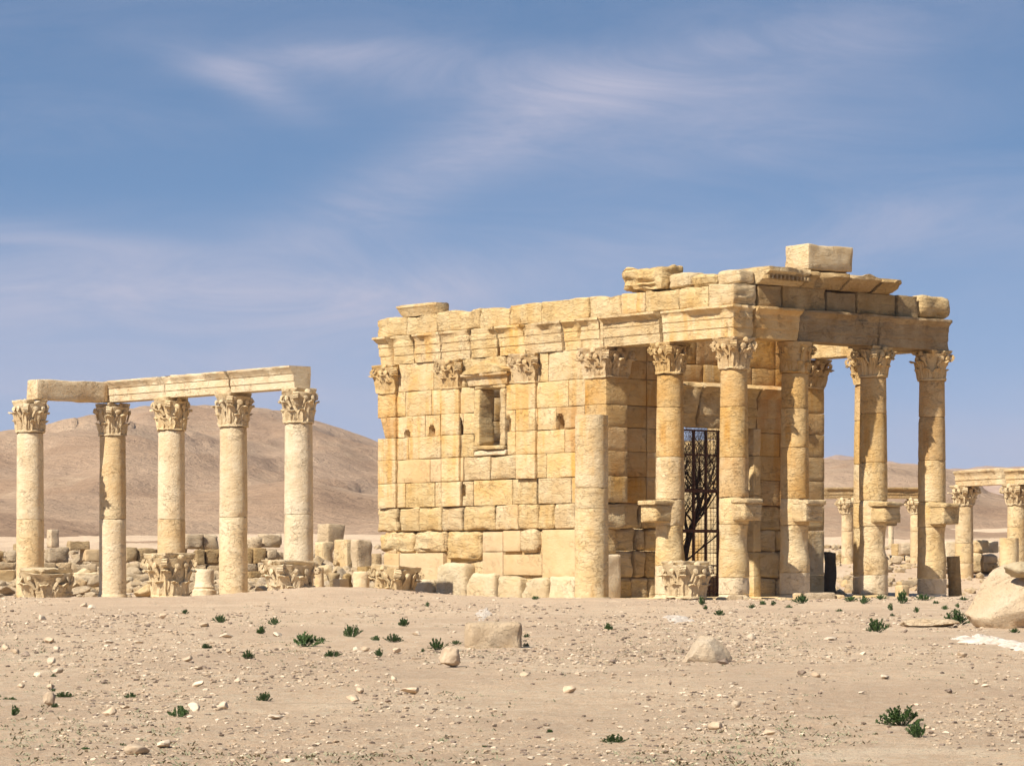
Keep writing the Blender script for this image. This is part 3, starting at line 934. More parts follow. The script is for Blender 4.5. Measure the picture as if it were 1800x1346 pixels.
def build_temple():
    T = temple
    G = 0.005
    C = {k: hz(v) for k, v in dict(top=521, arch=482, cap=426, neck=371, a=322, b=281, c=237, d=191, e=143, f=96, g=55, h=11, z=-42).items()}
    XP, XW, XI = -0.45, -0.35, 0.25
    def sb(px0, px1, z0, z1, mat=GOLD, face=XW, proud=0.0, back=XI, **k):
        """side wall block between two photograph columns"""
        f = face - proud
        y1, y0 = wy(px0, face), wy(px1, face)
        k.setdefault('r', 0.014); k.setdefault('amp', 0.009); k.setdefault('wear', 0.024); k.setdefault('cell', 0.15)
        k['strat'] = k.get('strat', 0.008)
        dent = k.pop('dent', None)
        if dent:
            ds = []
            for (pxa, pxb, dz0, dz1, dep) in dent:
                yb, ya = wy(pxa, face) - y0, wy(pxb, face) - y0
                ds.append(((ya + yb) / 2, dz0 - z0, (yb - ya) / 2, dz1 - dz0, dep))
            k['warp'] = dented(ds); k['cell'] = 0.055
        return stone('stone_block', (f, y0 + G, z0 + G * 0.5), (back + rnd.uniform(-.01, .01), y1 - G, z1 - G * 0.5), mat, T, **k)
    # --- side wall, courses from the top. (px left, px right, material)
    def course(z0, z1, cuts, **kk):
        for it in cuts:
            a, b = it[0], it[1]
            mat = it[2] if len(it) > 2 else GOLD
            extra = dict(kk); 
            if len(it) > 3: extra.update(it[3])
            pr = extra.pop('proud', rnd.uniform(-0.006, 0.010))
            sb(a, b, z0, z1, mat, proud=pr, **extra)
    R = dict(strat=0.035, wear=0.05, amp=0.02, r=0.03)
    def ragtop(p, L):
        p = p.copy(); n = fbm(np.stack([p[:, 1] * 2.2 + _seed[0], p[:, 0] * 1.5, np.zeros(len(p))], 1), 3)
        p[:, 2] = np.where(p[:, 2] > L[2] * .7, p[:, 2] - np.clip(n + .1, 0, 1) * .14, p[:, 2]); return p
    R['warp'] = ragtop
    course(C['arch'], C['top'], [(663.4, 714.5, GOLDR), (715, 767.5, GOLDR), (767.7, 842.8, GOLDR), (843.5, 895, GOLDR), (895.5, 951, GOLDR), (951.3, 1034.5, GOLDR),
            (1035.7, 1091.5, GOLDR), (1092, 1133.5, GOLD), (1134.5, 1192.8, GOLDR), (1193.2, 1245, GOLDR)], face=-0.36, **R)
    R.pop('warp')
    # architrave over the wall
    hA = C['arch'] - C['cap']
    def lev(z0, h, f=1.0, crown=0.22):
        return [(z0, 0.0), (z0 + .30 * h, 0.0), (z0 + .31 * h, .025), (z0 + .60 * h, .03), (z0 + .61 * h, .05), (z0 + .76 * h, .055), (z0 + .80 * h, .10),
                (z0 + .90 * h, crown * .8), (z0 + .92 * h, crown), (z0 + h - 0.012, crown), (z0 + h, crown - .012)]
    cuts = [(656.7, 689.5), (690, 729.5), (730, 776), (776.5, 826), (826.3, 875.5), (876, 925), (925.4, 989.5), (990, 1020), (1020.3, 1057)]
    for i, (a, b) in enumerate(cuts):
        y1, y0 = wy(a, -0.37), wy(b, -0.37)
        if i == 0: y1 = 15.74
        fx = -0.46 if i == 0 else -0.385 + rnd.uniform(-.02, .015)
        rough = i in (1, 3, 4, 6)
        molded('architrave_block', fx, 0.25, y0 + G, y1 - G, lev(C['cap'] + 0.002, hA - 0.006), ('-x', '+y') if i == 0 else ('-x',),
               GOLDR if rough else GOLD, T, chip=(0.05 if i == 0 else 0.56 if not rough else 0.74), amp=0.035 if rough else 0.012, cell=0.08)
    # capital course
    k = dict(amp=0.016, wear=0.03)
    course(C['neck'], C['cap'], [(700, 761.8, GOLD, k), (762.3, 817, GOLDR, k), (889.6, 948, GOLDR, k), (948.4, 963.2, GOLD), (963.8, 1025.5, GOLD, k), (1026, 1040, GOLD)])
    sb(664, 699.5, C['neck'], C['cap'], GOLD)
    for (pa, pb, sd) in ((663, 694, 3), (775, 806, 4), (906, 940, 5)):
        y1, y0 = wy(pa, XP), wy(pb, XP)
        hy = (y1 - y0) / 2
        v, f = box_capital_geo(0.45, -hy, hy, C['cap'] - C['neck'], random.Random(sd))
        o = mk('pilaster_capital', v, f, CAPG, T, angle=55); o.location = (0.0, (y0 + y1) / 2, C['neck'])
    # pilaster/wall courses. P = pilaster piece, standing proud of the wall
    P1, P2, P3 = (663.5, 694.5), (775, 806), (906, 940)
    def pil(z0, z1, which, mat=GOLD, **k):
        for p in which: sb(p[0], p[1], z0, z1, mat, face=XP, back=XW + 0.02, proud=rnd.uniform(-.006, .006), wear=0.015, **k)
    pil(C['a'], C['neck'], (P1,), OCHRE); pil(C['a'], C['neck'], (P2, P3), GOLD)
    sb(695, 712.2, C['a'], C['neck']); sb(663.8, 694.8, C['a'], C['neck'], face=XW)
    course(C['a'], C['neck'], [(712.6, 758, GOLD), (758.3, 806.2, GOLD), (806.6, 833.5, GOLD), (889.5, 940.4, GOLD), (940.8, 999, GOLD), (999.4, 1031, GOLD)])
    pil(C['b'], C['a'], (P2, P3), GOLD)
    # chipped block of the rear corner pilaster
    def chipw(p, L):
        p = p.copy(); e = np.clip((L[2] * 0.75 - p[:, 2]) / L[2], -1, 1)
        p[:, 1] = np.where(p[:, 1] > L[1] * 0.5, p[:, 1] - (0.25 * np.clip(1 - p[:, 2] / L[2], 0, 1) + 0.12), p[:, 1]); return p
    sb(663.8, 695, C['b'], C['a'], OCHRE, face=XP, warp=chipw)
    zb = C['b']
    course(C['b'], C['a'], [(697, 747, GOLD, dict(dent=[(712, 721, zb + .0, zb + .22, .3)])), (747.4, 773.5, GOLD, dict(dent=[(754.5, 764, zb + .06, zb + .3, .3)])),
            (773.8, 813.5, GOLD, dict(dent=[(796, 813, zb, zb + .52, .32)], face=-0.40)), (814, 833.5, GOLD), (889.5, 905.5, GOLD, dict(dent=[(889, 898, zb + .1, zb + .45, .25)])),
            (906, 943.5, GOLD, dict(dent=[(930, 943, zb + .02, zb + .42, .3)], face=-0.40)), (944, 977, GOLD, ), (977.3, 1027, OCHRE, dict(dent=[(977, 991, zb + .04, zb + .42, .3)]))])
    pil(C['c'], C['b'], (P1, P2, P3), GOLD)
    course(C['c'], C['b'], [(663.8, 695.3), (695.6, 718), (718.4, 774.5), (775, 811), (811.5, 832.5, GOLDR), (892, 906), (906.3, 940.5), (941, 992), (992.5, 1030, OCHRE)])
    pil(C['d'], C['c'], (P1, P2, P3), GOLD)
    course(C['d'], C['c'], [(663.8, 697.5), (698, 755.5, SMOOTH), (756, 775, SMOOTH), (775.4, 814, SMOOTH), (815.5, 860.5, GOLDR, R), (861, 906.5, GOLDR, R), (907, 941), (941.5, 960.5, GOLDR), (961, 1030, GOLD)])
    pil(C['e'], C['d'], (P1, (775, 808)), GOLD, strat=0.01)
    course(C['e'], C['d'], [(663.8, 696.5), (697, 712), (712.6, 763.5, GOLDR), (765, 775), (775.5, 811.5, GOLDR), (812, 831.5, GOLDR, dict(dent=[(810, 818, C['e'] + .5, C['e'] + .66, .3)])),
            (832, 899.8, GOLD), (900.8, 943, GOLDR), (946, 1004, GOLDR), (1004.5, 1030, GOLD)])
    Q = dict(r=0.05, wear=0.08, amp=0.035, strat=0.03, cell=0.09)
    course(C['f'], C['e'], [(664.5, 699, GOLDR), (703, 737.5, GOLDR), (738, 777, GOLDR), (778, 813, GOLDR), (817, 870.5, GOLDR), (872, 911.5, GOLD), (912, 946, GOLDR), (946.5, 974.5, GOLDR), (975.5, 1012, GOLDR), (1012.5, 1040, GOLDR)],
           proud=0.04, **Q)
    Q2 = dict(r=0.12, wear=0.12, amp=0.06, strat=0.05, cell=0.10)
    sb(666, 727, C['g'], C['f'], GOLDR, proud=0.03, **Q2); sb(728, 786, C['g'], C['f'], GOLDR, proud=0.10, **Q2); sb(786.5, 847, C['g'] - .25, C['f'], GOLDR, proud=0.12, **Q2)
    S = dict(r=0.015, wear=0.012, amp=0.006, strat=0.0, cell=0.2)
    sb(848, 883.5, C['g'], C['f'] - .05, SMOOTH, proud=0.0, **S); sb(884, 914, C['g'] , C['f'] - .03, SMOOTH, **S)
    sb(915, 948, C['g'] - .08, C['f'], GOLDR, proud=0.16, r=0.16, wear=0.14, amp=0.05, cell=0.10)
    sb(953.5, 1042, C['h'] - .1, C['f'] - .02, SMOOTH, proud=0.02, **S)
    # repair course
    sb(674, 701, C['h'] - .1, C['g'] - .02, SMOOTH, **S)
    sb(704, 781, C['h'] - .22, C['g'] - .02, SMOOTH, proud=0.05, **S)
    sb(781.5, 848, C['h'] - .05, C['g'] - .28, GOLDR, proud=-.05, **Q)
    sb(848, 883.5, C['h'] - .12, C['g'] - .01, SMOOTH, **S); sb(884, 952.5, C['h'] - .02, C['g'] - .09, SMOOTH, **S)
    # pale bulky foundation stones
    B = dict(r=0.11, wear=0.16, amp=0.06, strat=0.0, cell=0.09)
    for a, b, t in ((724, 764.5, 1018), (766, 821.5, 990), (822, 873, 1008), (874, 916, 1013), (917, 963.5, 1015), (965, 1012, 1012), (1012.5, 1046, 1010)):
        y1, y0 = wy(a, -0.6), wy(b, -0.6)
        zt = wz(t, -0.6, (y0 + y1) / 2)
        stone('foundation_stone', (-0.62 - rnd.uniform(0, .1), y0 + .01, C['z'] - .3), (0.1, y1 - .01, zt), WHITE if a < 1000 else PALE, T, **B)
    # fill behind the uneven lower stones
    stone('wall_core', (-0.24, 5.9, C['z'] - 0.3), (0.2, 15.5, C['f'] - 0.06), GOLDR, T, r=0.05, amp=0.03, cell=0.4)
    # niche window
    yN1, yN0 = wy(844, XW), wy(880, XW); yF1, yF0 = wy(834, XW), wy(889.3, XW)
    zt, zs = C['neck'] - 0.09, wz(783, XW, (yN0 + yN1) / 2)
    k = dict(r=0.03, amp=0.02, wear=0.05, strat=0.02, cell=0.1)
    stone('window_jamb', (XW - .05, yN1, zs), (0.22, yF1 - .004, zt), GOLDR, T, **k)
    stone('window_jamb', (XW - .05, yF0 + .004, zs), (0.22, yN0, zt), GOLDR, T, **k)
    stone('window_sill', (XW - .10, yF0 + .002, zs - .13), (0.22, yF1 - .002, zs - .004), GOLDR, T, **k)
    stone('window_sill', (XW - .03, yF0 + .002, C['c'] + .02), (0.22, yF1 - .002, zs - .14), PALE, T, **k)
    stone('window_lintel', (XW - .03, wy(889.3, XW) + .002, zt + .004), (0.22, yF1 - .002, zt + .30), GOLDR, T, **k)
    ya, yb = wy(886, XW - .15), wy(820, XW - .15)
    hood = molded('window_hood', XW - .02, 0.2, ya, yb, [(zt + .10, .0), (zt + .12, .05), (zt + .36, .10), (zt + .40, .20), (zt + .47, .22), (zt + .48, .2)], ('-x', '-y', '+y'), GOLD, T, chip=0.1, cell=0.1)
    # gabled top with a shell-like hollow
    V = []; n = 9; m_ = 11
    for s in range(2):
        for i in range(m_):
            t = i / (m_ - 1); y = ya - .1 + (yb - ya + .2) * t
            ht = 0.30 * (1 - abs(2 * t - 1)) + 0.06
            for (xx, zz) in ((XW - .24, 0), (XW - .26, ht), (0.1, ht + .05), (0.1, 0)):
                V.append((xx, y, zt + .485 + zz))
        break
    Fs = []
    for i in range(m_ - 1):
        for j in range(4): Fs.append((i * 4 + j, i * 4 + (j + 1) % 4, i * 4 + 4 + (j + 1) % 4, i * 4 + 4 + j))
    Fs += [(3, 2, 1, 0), tuple((m_ - 1) * 4 + j for j in range(4))]
    V = np.array(V); V += np.stack([fbm(V * 4 + q, 2) for q in (1, 20, 40)], 1) * 0.06
    mk('window_gable', V, Fs, GOLDR, T, angle=40)
    stone('stone_block', (XW - .02, wy(889.3, XW) + .004, zt + .31), (0.22, wy(817.5, XW), C['cap'] - .004), GOLDR, T, **k)
    # --- anta at the front corner
    for z0, z1, m in ((C['a'], C['neck'], OCHRE), (C['b'], C['a'], OCHRE), (C['c'], C['b'], OCHRE), (C['d'], C['c'], OCHRE), (C['e'], C['d'], GOLD)):
        stone('anta_block', (XP - .01, 4.91, z0 + .002), (0.39, 5.86, z1 - .002), m, T, r=0.015, amp=0.008, wear=0.015, cell=0.14)
    stone('anta_block', (XP - .01, 4.93, C['f']), (0.37, 5.9, C['e'] - .003), GOLDR, T, r=0.06, amp=0.04, wear=0.1, strat=0.05, cell=0.09)
    stone('anta_block', (XP, 5.05, C['g'] - .1), (0.10, 5.9, C['f'] - .003), GOLDR, T, r=0.08, amp=0.03, wear=0.08, cell=0.1)
    stone('anta_block', (XP - .1, 4.85, C['z'] - .2), (0.12, 5.9, C['g'] - .11), PALE, T, r=0.06, amp=0.04, wear=0.06, cell=0.1)
    v, f = box_capital_geo(0.43, -.47, .47, C['cap'] - C['neck'], random.Random(9))
    o = mk('pilaster_capital', v, f, CAPG, T, angle=55); o.location = (-0.03, 5.385, C['neck'])
    # --- porch wall beside and over the door
    YF = 5.09
    zs_ = [C['z'] - .2, C['h'] - .1, C['g'], C['f'], C['e'], C['d'], C['c'], C['b'], C['a'], C['neck'], (C['neck'] + C['cap']) / 2 + .1, C['arch'] - .1, C['top'] - .1]
    dL, dR = 2.5, 5.6
    for i in range(len(zs_) - 1):
        z0, z1 = zs_[i], zs_[i + 1]
        m = OCHRE if i >= 4 else GOLDR
        kw = dict(r=0.02, amp=0.008, wear=0.02, cell=0.17) if i >= 4 else dict(r=0.08, amp=0.05, wear=0.1, cell=0.11, strat=0.03)
        if i < 4: segs = [(0.14, 0.80 + .1 * i), (0.81 + .1 * i, 1.5 - .1 * i), (1.51 - .1 * i, 2.2)]
        elif i % 2: segs = [(0.40, 1.31), (1.32, 2.2)]
        else: segs = [(0.40, 1.30), (1.31, 2.05), (2.06, 2.2)]
        if z0 >= C['neck'] - .01:
            segs = [(0.40, 1.3), (1.31, 2.5), (2.51, 3.3 + .3 * (i % 2)), (3.31 + .3 * (i % 2), 4.5), (4.51, 5.4 + .2 * (i % 2)), (5.41 + .2 * (i % 2), 6.6), (6.61, 7.7)]
        else:
            segs += [(5.92, 6.8 + .15 * (i % 2)), (6.81 + .15 * (i % 2), 7.7)]
        for a, b in segs:
            yy = YF + (rnd.uniform(-.06, .10) if i < 4 else rnd.uniform(-.004, .006)) + (0.05 if (i < 4) else 0)
            stone('stone_block', (a + .003, yy, z0 + .003), (b - .003, YF + .6, z1 - .003), m if rnd.random() < .9 else GOLD, T, **kw)
    zl = hz(288)
    for (a, b) in ((2.2, dL), (dR, 5.91)):
        zz = C['z'] - .1
        for z1 in (C['g'], C['e'] + .3, C['c'], zl):
            stone('door_jamb', (a + .002, YF - .09, zz + .003), (b, YF + .62, z1 - .003), GOLD, T, r=0.015, amp=0.008, wear=0.03, cell=0.16); zz = z1
    zt2 = C['neck']
    for (a, b) in ((2.06, 3.35), (3.36, 4.6), (4.61, 5.75), (5.76, 6.9)):
        V_ = molded('lintel_block', a + .004, b - .004, YF - .06, YF + .6, [(zl + .003, 0), (zl + .35, .0), (zl + .36, .03), (zt2 - .42, .05), (zt2 - .16, .26), (zt2 - .15, .34), (zt2 - .13, .35), (zt2 - .005, .08)],
                    ('-y',), GOLDR if a < 5 else OCHRE, T, chip=0.35, amp=0.05, cell=0.11)
    # right anta
    for z0, z1 in zip([C['z'] - .2, C['h'], C['f'], C['e'], C['d'], C['c'], C['b'], C['a']], [C['h'], C['f'], C['e'], C['d'], C['c'], C['b'], C['a'], C['neck']]):
        stone('anta_block', (7.71, 4.91, z0 + .002), (8.55, 5.86, z1 - .002), OCHRE if z0 > 2.5 else GOLD, T, r=0.02, amp=0.01, wear=0.02, cell=0.15)
    v, f = box_capital_geo(0.42, -.47, .47, C['cap'] - C['neck'], random.Random(19))
    o = mk('pilaster_capital', v, f, CAPG, T, angle=55); o.location = (8.13, 5.385, C['neck'])
    # --- right and rear walls of the chamber (inner faces seen through the door and the window)
    for nm, along in (('right', 'y'), ('rear', 'x')):
        mb = MB()
        zz = [C['z'] - .2, C['h'], C['g'], C['f'], C['e'], C['d'], C['c'], C['b'], C['a'], C['neck'], C['cap'], C['arch'], C['top']]
        a0, a1 = (5.88, 15.1) if along == 'y' else (-.30, 8.55)
        for i in range(len(zz) - 1):
            p = a0 + (0.0 if i % 2 else 0.5)
            cuts = [a0]
            q = a0 + rnd.uniform(.5, 1.2)
            while q < a1 - .4: cuts.append(q); q += rnd.uniform(.75, 1.5)
            cuts.append(a1)
            for c0, c1 in zip(cuts[:-1], cuts[1:]):
                mid = (c0 + c1) / 2
                if along == 'y' and 9.2 < mid < 12.6 and zz[i] > 4.6: continue
                if along == 'y' and 8.4 < mid < 13.2 and zz[i] > 6.3: continue
                if along == 'y': v, f = stone_geo((7.95 + rnd.uniform(-.02, .02), c0 + G, zz[i] + .003), (8.5, c1 - G, zz[i + 1] - .003), r=0.02, amp=0.015, wear=0.03, cell=0.3)
                else: v, f = stone_geo((c0 + G, 15.12, zz[i] + .003), (c1 - G, 15.68, zz[i + 1] - .003), r=0.02, amp=0.015, wear=0.03, cell=0.3)
                mb.add(v, f)
        mb.build('chamber_masonry', GOLD, T, angle=45, kind='stuff')
    # paved threshold and floor of the porch
    mb = MB()
    for i in range(9):
        for j in range(6):
            v, f = stone_geo((-.55 + i * 1.02 + .01, -.5 + j * .98, -0.30), (-.55 + (i + 1) * 1.02 - .01, -.5 + (j + 1) * .98 - .02, -0.02 + rnd.uniform(-.02, .02)), r=0.02, amp=0.01, cell=0.5)
            mb.add(v, f)
    mb.build('porch_floor', PALET, T, kind='stuff')
    # --- porch columns
    xs = [0.0, wx(1397, 0), wx(1535, 0), wx(1638, 0)]
    cols = [('B', xs[0], 0.0), ('C', xs[1], 0), ('D', xs[2], 0), ('E', xs[3], 0), ('A', 0.0, 2.65), ('F', xs[3], 2.65)]
    CA = math.radians(-129.8)
    for ci, (nm, cx, cy) in enumerate(cols):
        sd = 50 + ci
        def bite(Tt, Z, sd=sd, nm=nm):
            s = 0.8 if nm in 'CB' else 0.6
            q = np.stack([np.cos(Tt) * 1.3, np.sin(Tt) * 1.3, Z * 1.6], 1)
            n = np.clip(fbm(q + sd, 2) + 0.45, 0, 1.2)
            b1 = np.exp(-((Z - 1.62) / 0.42) ** 4) * s * (0.10 + 0.13 * n) * (1 + 0.6 * np.cos(Tt - CA - 1.2))
            b2 = np.exp(-((Z - 2.95) / 0.3) ** 2) * 0.03 * n
            return 1.0 - b1 - b2
        r0, r1 = 0.435, 0.375
        root = mk('column', *lathe_geo([(0.2, -0.35), (0.50, -0.34), (0.505, -0.03), (0.49, 0.0), (0.44, 0.03), (0.425, 0.08), (0.2, 0.085)], 40, 0.02, 3.0), PALE, T, angle=45)
        root.location = (cx, cy, 0)
        zj = [0.085, 0.72 + rnd.uniform(-.2, .2), C['f'] + .04, C['e'] + .05, hz(226 + rnd.uniform(-12, 12)), hz(306 + rnd.uniform(-12, 8)), C['neck'] - .03]
        for i in range(len(zj) - 1):
            low = i < 3
            m = PALE if i == 0 else (GOLD if (i in (1, 2, 3)) else OCHRE)
            if nm in 'BC' and i == 3: m = OCHRE
            drum_obj(root, r0, r1, zj[i], zj[i + 1], 0, C['neck'], m, amp=0.022 if low else 0.010, bite=bite)
        # console
        z0, z1 = hz(104), C['e'] + .0
        if nm == 'A':
            v, f = stone_geo((-.84, -.33, z0), (0, .33, z1 - .12), r=0.03, amp=0.02, wear=0.05, cell=0.1)
            v2, f2 = stone_geo((-.93, -.37, z1 - .13), (0, .37, z1), r=0.025, amp=0.015, wear=0.04, cell=0.1)
        elif nm == 'F':
            v, f = stone_geo((0, -.37, z0), (.93, .37, z1 - .12), r=0.03, amp=0.02, wear=0.05, cell=0.1)
            v2, f2 = stone_geo((0, -.44, z1 - .13), (1.0, .44, z1), r=0.025, amp=0.015, wear=0.04, cell=0.1)
        else:
            v, f = stone_geo((-.345, -.80, z0), (.345, 0, z1 - .12), r=0.03, amp=0.02, wear=0.06, cell=0.09, strat=0.025)
            v2, f2 = stone_geo((-.375, -.90, z1 - .14), (.375, 0, z1), r=0.03, amp=0.02, wear=0.09, cell=0.09)
        mb = MB(); mb.add(v, f); mb.add(v2, f2); mb.build('console', GOLDR, root, angle=50)
        if nm == 'C':
            # uncarved block in place of the lost capital
            v, f = lathe_geo([(0.2, 0), (.40, .005), (.405, .05), (.41, .3), (.44, .6), (.50, .8), (.50, .865), (.2, .87)], 28, 0.02, 3)
            o = mk('capital', v, f, OCHRE, root, angle=50); o.location = (0, 0, C['neck'])
            v2, f2 = capital_geo(.385, C['cap'] - C['neck'], .60, random.Random(5), .9)
            mk('carving', v2, f2, OCHRE, o, angle=55)
        else:
            mk_capital(root, C['neck'], 0.385, C['cap'] - C['neck'], 0.675, CAPG, 100 + ci, 0.3)
    # --- architrave of the porch
    A = lev(C['cap'] + .003, hA - .008, crown=0.25)
    yj = wy(1161, -.4)
    molded('architrave_block', -.40, .38, -.40, yj - .02, A, ('-x', '-y'), GOLD, T, chip=0.48, amp=0.025, cell=0.08)
    molded('architrave_block', -.41, .38, yj + .02, wy(1058.5, -.4), A, ('-x',), GOLDR, T, chip=0.55, amp=0.035, cell=0.09)
    xj1, xj2 = wx(1404, -.4), wx(1543.5, -.4)
    xE = xs[3] + .40
    molded('architrave_block', .40, xj1 - .006, -.40, .38, A, ('-y',), OCHRE, T, chip=0.40, amp=0.02, cell=0.1)
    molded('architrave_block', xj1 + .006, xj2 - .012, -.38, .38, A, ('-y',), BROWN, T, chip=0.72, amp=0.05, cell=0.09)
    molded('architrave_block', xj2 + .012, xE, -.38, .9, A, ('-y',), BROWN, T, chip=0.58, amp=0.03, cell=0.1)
    molded('architrave_block', xE - .8, xE - .02, .92, 4.9, A, ('+x',), GOLDR, T, chip=0.45, amp=0.04, cell=0.12)
    for q in range(5):
        molded('architrave_block', xE - .8, xE - .04, 5.87 + q * 1.65, 5.86 + (q + 1) * 1.65, A, ('+x',), GOLD, T, chip=0.45, amp=0.02, cell=0.25) if q not in (2, 3) else None
    # frieze course of the porch
    k = dict(r=0.03, amp=0.02, wear=0.05, strat=0.03, cell=0.12)
    z0, z1 = C['arch'] + .004, C['top']
    stone('frieze_block', (-.37, -.36, z0), (wx(1331, -.36), wy(1245.5, -.36), z1), BROWN if False else GOLDR, T, r=0.03, amp=0.03, wear=0.06, strat=0.06, cell=0.1)
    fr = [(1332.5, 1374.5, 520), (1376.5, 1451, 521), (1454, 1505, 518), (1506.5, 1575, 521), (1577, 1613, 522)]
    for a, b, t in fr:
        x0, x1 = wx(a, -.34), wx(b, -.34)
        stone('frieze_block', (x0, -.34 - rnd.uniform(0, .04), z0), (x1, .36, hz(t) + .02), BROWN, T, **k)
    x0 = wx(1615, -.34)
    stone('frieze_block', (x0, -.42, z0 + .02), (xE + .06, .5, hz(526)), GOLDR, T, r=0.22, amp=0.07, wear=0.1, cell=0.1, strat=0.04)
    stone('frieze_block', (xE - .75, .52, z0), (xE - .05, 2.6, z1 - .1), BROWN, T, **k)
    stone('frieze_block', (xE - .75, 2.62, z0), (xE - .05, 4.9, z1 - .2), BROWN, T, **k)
    stone('frieze_block', (-.36, wy(1245, -.36) + .01 + 0.0, z0), (-.35 + .01, wy(1245, -.36) + .02, z0 + .01), BROWN, T) if False else None
    # --- cornice of the front
    FL = .52
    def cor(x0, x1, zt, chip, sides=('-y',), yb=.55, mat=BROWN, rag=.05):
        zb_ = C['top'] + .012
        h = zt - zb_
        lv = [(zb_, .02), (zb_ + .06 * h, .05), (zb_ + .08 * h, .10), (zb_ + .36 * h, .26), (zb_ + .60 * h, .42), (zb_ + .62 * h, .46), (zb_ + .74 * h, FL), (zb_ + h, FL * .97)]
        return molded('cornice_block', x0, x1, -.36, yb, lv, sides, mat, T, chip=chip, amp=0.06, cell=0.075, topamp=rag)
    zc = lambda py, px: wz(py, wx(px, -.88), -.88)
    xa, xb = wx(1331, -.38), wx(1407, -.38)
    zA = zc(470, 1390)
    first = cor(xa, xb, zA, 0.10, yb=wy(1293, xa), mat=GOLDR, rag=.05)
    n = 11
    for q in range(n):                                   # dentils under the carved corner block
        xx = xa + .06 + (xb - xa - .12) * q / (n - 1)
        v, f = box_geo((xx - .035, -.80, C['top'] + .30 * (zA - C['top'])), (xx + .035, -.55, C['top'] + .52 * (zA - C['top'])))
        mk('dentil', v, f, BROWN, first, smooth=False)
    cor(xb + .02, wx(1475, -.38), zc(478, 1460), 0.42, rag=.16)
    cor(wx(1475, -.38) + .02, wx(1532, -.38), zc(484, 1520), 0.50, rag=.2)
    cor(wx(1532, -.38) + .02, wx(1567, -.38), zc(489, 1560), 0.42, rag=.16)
    # rough stones left on the side wall top
    yA, yB = wy(1175, -.36), wy(1092, -.36)
    stone('cornice_block', (-.42, yA + .25, C['top'] + .01), (.42, yB, C['top'] + .70), GOLDR, T, r=0.04, amp=0.09, wear=0.22, strat=0.12, cell=0.07, freq=3.2)
    yC = wy(1240, -.36)
    stone('cornice_block', (-.18, yA - .65, C['top'] + .01), (.5, yA + .24, C['top'] + .46), GOLDR, T, r=0.08, amp=0.06, wear=0.12, strat=0.05, cell=0.1)
    stone('cornice_block', (-.10, yC - .15, C['top'] + .01), (.5, yA - .66, C['top'] + .34), GOLDR, T, r=0.08, amp=0.05, wear=0.12, strat=0.05, cell=0.1)
    stone('cornice_block', (-.08, wy(1292, -.36) + .1, C['top'] + .01), (.5, yC - .16, C['top'] + .38), GOLDR, T, r=0.08, amp=0.06, wear=0.12, strat=0.05, cell=0.1)
    # stray cornice stone at the rear end
    y1, y0 = wy(694, -.4), wy(770, -.4)
    zt_ = C['top'] - .05
    molded('cornice_block', -.36, .05, y0, y1 - .3, [(zt_, 0), (zt_ + .05, .02), (zt_ + .26, .10), (zt_ + .28, .12), (zt_ + .36, .12)], ('-x', '+y'), GOLDR, T, chip=0.2, amp=0.04, cell=0.1, topamp=.1)
    return xs, C
COLX, CZ = build_temple()

# loose squared block lying on the cornice
def loose_block():
    x0, x1 = wx(1421, -.2), wx(1500, -.2)
    z0 = wz(474, x0, -.2) + .02
    e = empty('squared_block', (0, 0, 0))
    o = stone('squared_block', (x0, -.2, z0), (x1, .75, wz(428, x0, -.2)), GOLD, None, r=0.03, amp=0.025, wear=0.07, cell=0.1)
    bpy.data.objects.remove(e)
    o.name = 'squared_block'
    o.location = (OX, OY, 0); o.rotation_euler = (0, 0, PHI)
    tag(o, 'large squared stone block resting on top of the temple cornice', 'stone block')
    p = stone('packing_stone', (x0 + .02, .0, z0 - .22), (x0 + .7, .7, z0 + .02), GOLDR, None, r=0.06, amp=0.04, wear=0.08, cell=0.1)
    p.location = (OX, OY, 0); p.rotation_euler = (0, 0, PHI)
    tag(p, 'small rough stone wedged under the big block on the cornice', 'stone')
    q = stone('packing_stone', (x1 - .75, -.1, z0 - .24), (x1 - .1, .7, z0 + .01), BROWN, None, r=0.06, amp=0.04, wear=0.08, cell=0.1)
    q.location = (OX, OY, 0); q.rotation_euler = (0, 0, PHI)
    tag(q, 'brown rough stone under the right end of the big cornice block', 'stone')
loose_block()

# iron gate in the doorway
def gate():
    g = empty('iron_gate', (OX, OY, 0), PHI)
    tag(g, 'tall rusty iron gate with wire mesh closing the temple doorway', 'gate')
    y = 5.45; x0, x1 = 2.52, 5.58; z0, z1 = -0.05, hz(284)
    def bar(n, lo, hi, par=g):
        v, f = box_geo(lo, hi); return mk(n, v, f, IRON, par, smooth=False)
    for x in np.linspace(x0, x1 - .05, 7): bar('upright', (x, y, z0), (x + .055, y + .05, z1))
    for py, t in ((757, .05), (800, .05), (865, .11), (935, .09), (995, .05), (1040, .05)):
        z = wz(py, 3.2, y); bar('crossbar', (x0, y - .012, z), (x1, y + .06, z + t))
    mb = MB()
    for x in np.arange(x0 + .09, x1, .125):
        v, f = box_geo((x, y + .02, z0), (x + .009, y + .029, z1)); mb.add(v, f)
    for z in np.arange(z0 + .1, z1, .125):
        v, f = box_geo((x0, y + .03, z), (x1, y + .039, z + .009)); mb.add(v, f)
    o = mb.build('wire_mesh', IRON, g, smooth=False); o['kind'] = 'stuff'
    for x in np.arange(x0 + .10, x1, .17):
        bar('picket', (x, y - .03, z0), (x + .022, y - .008, wz(995, 3.2, y)))
gate()

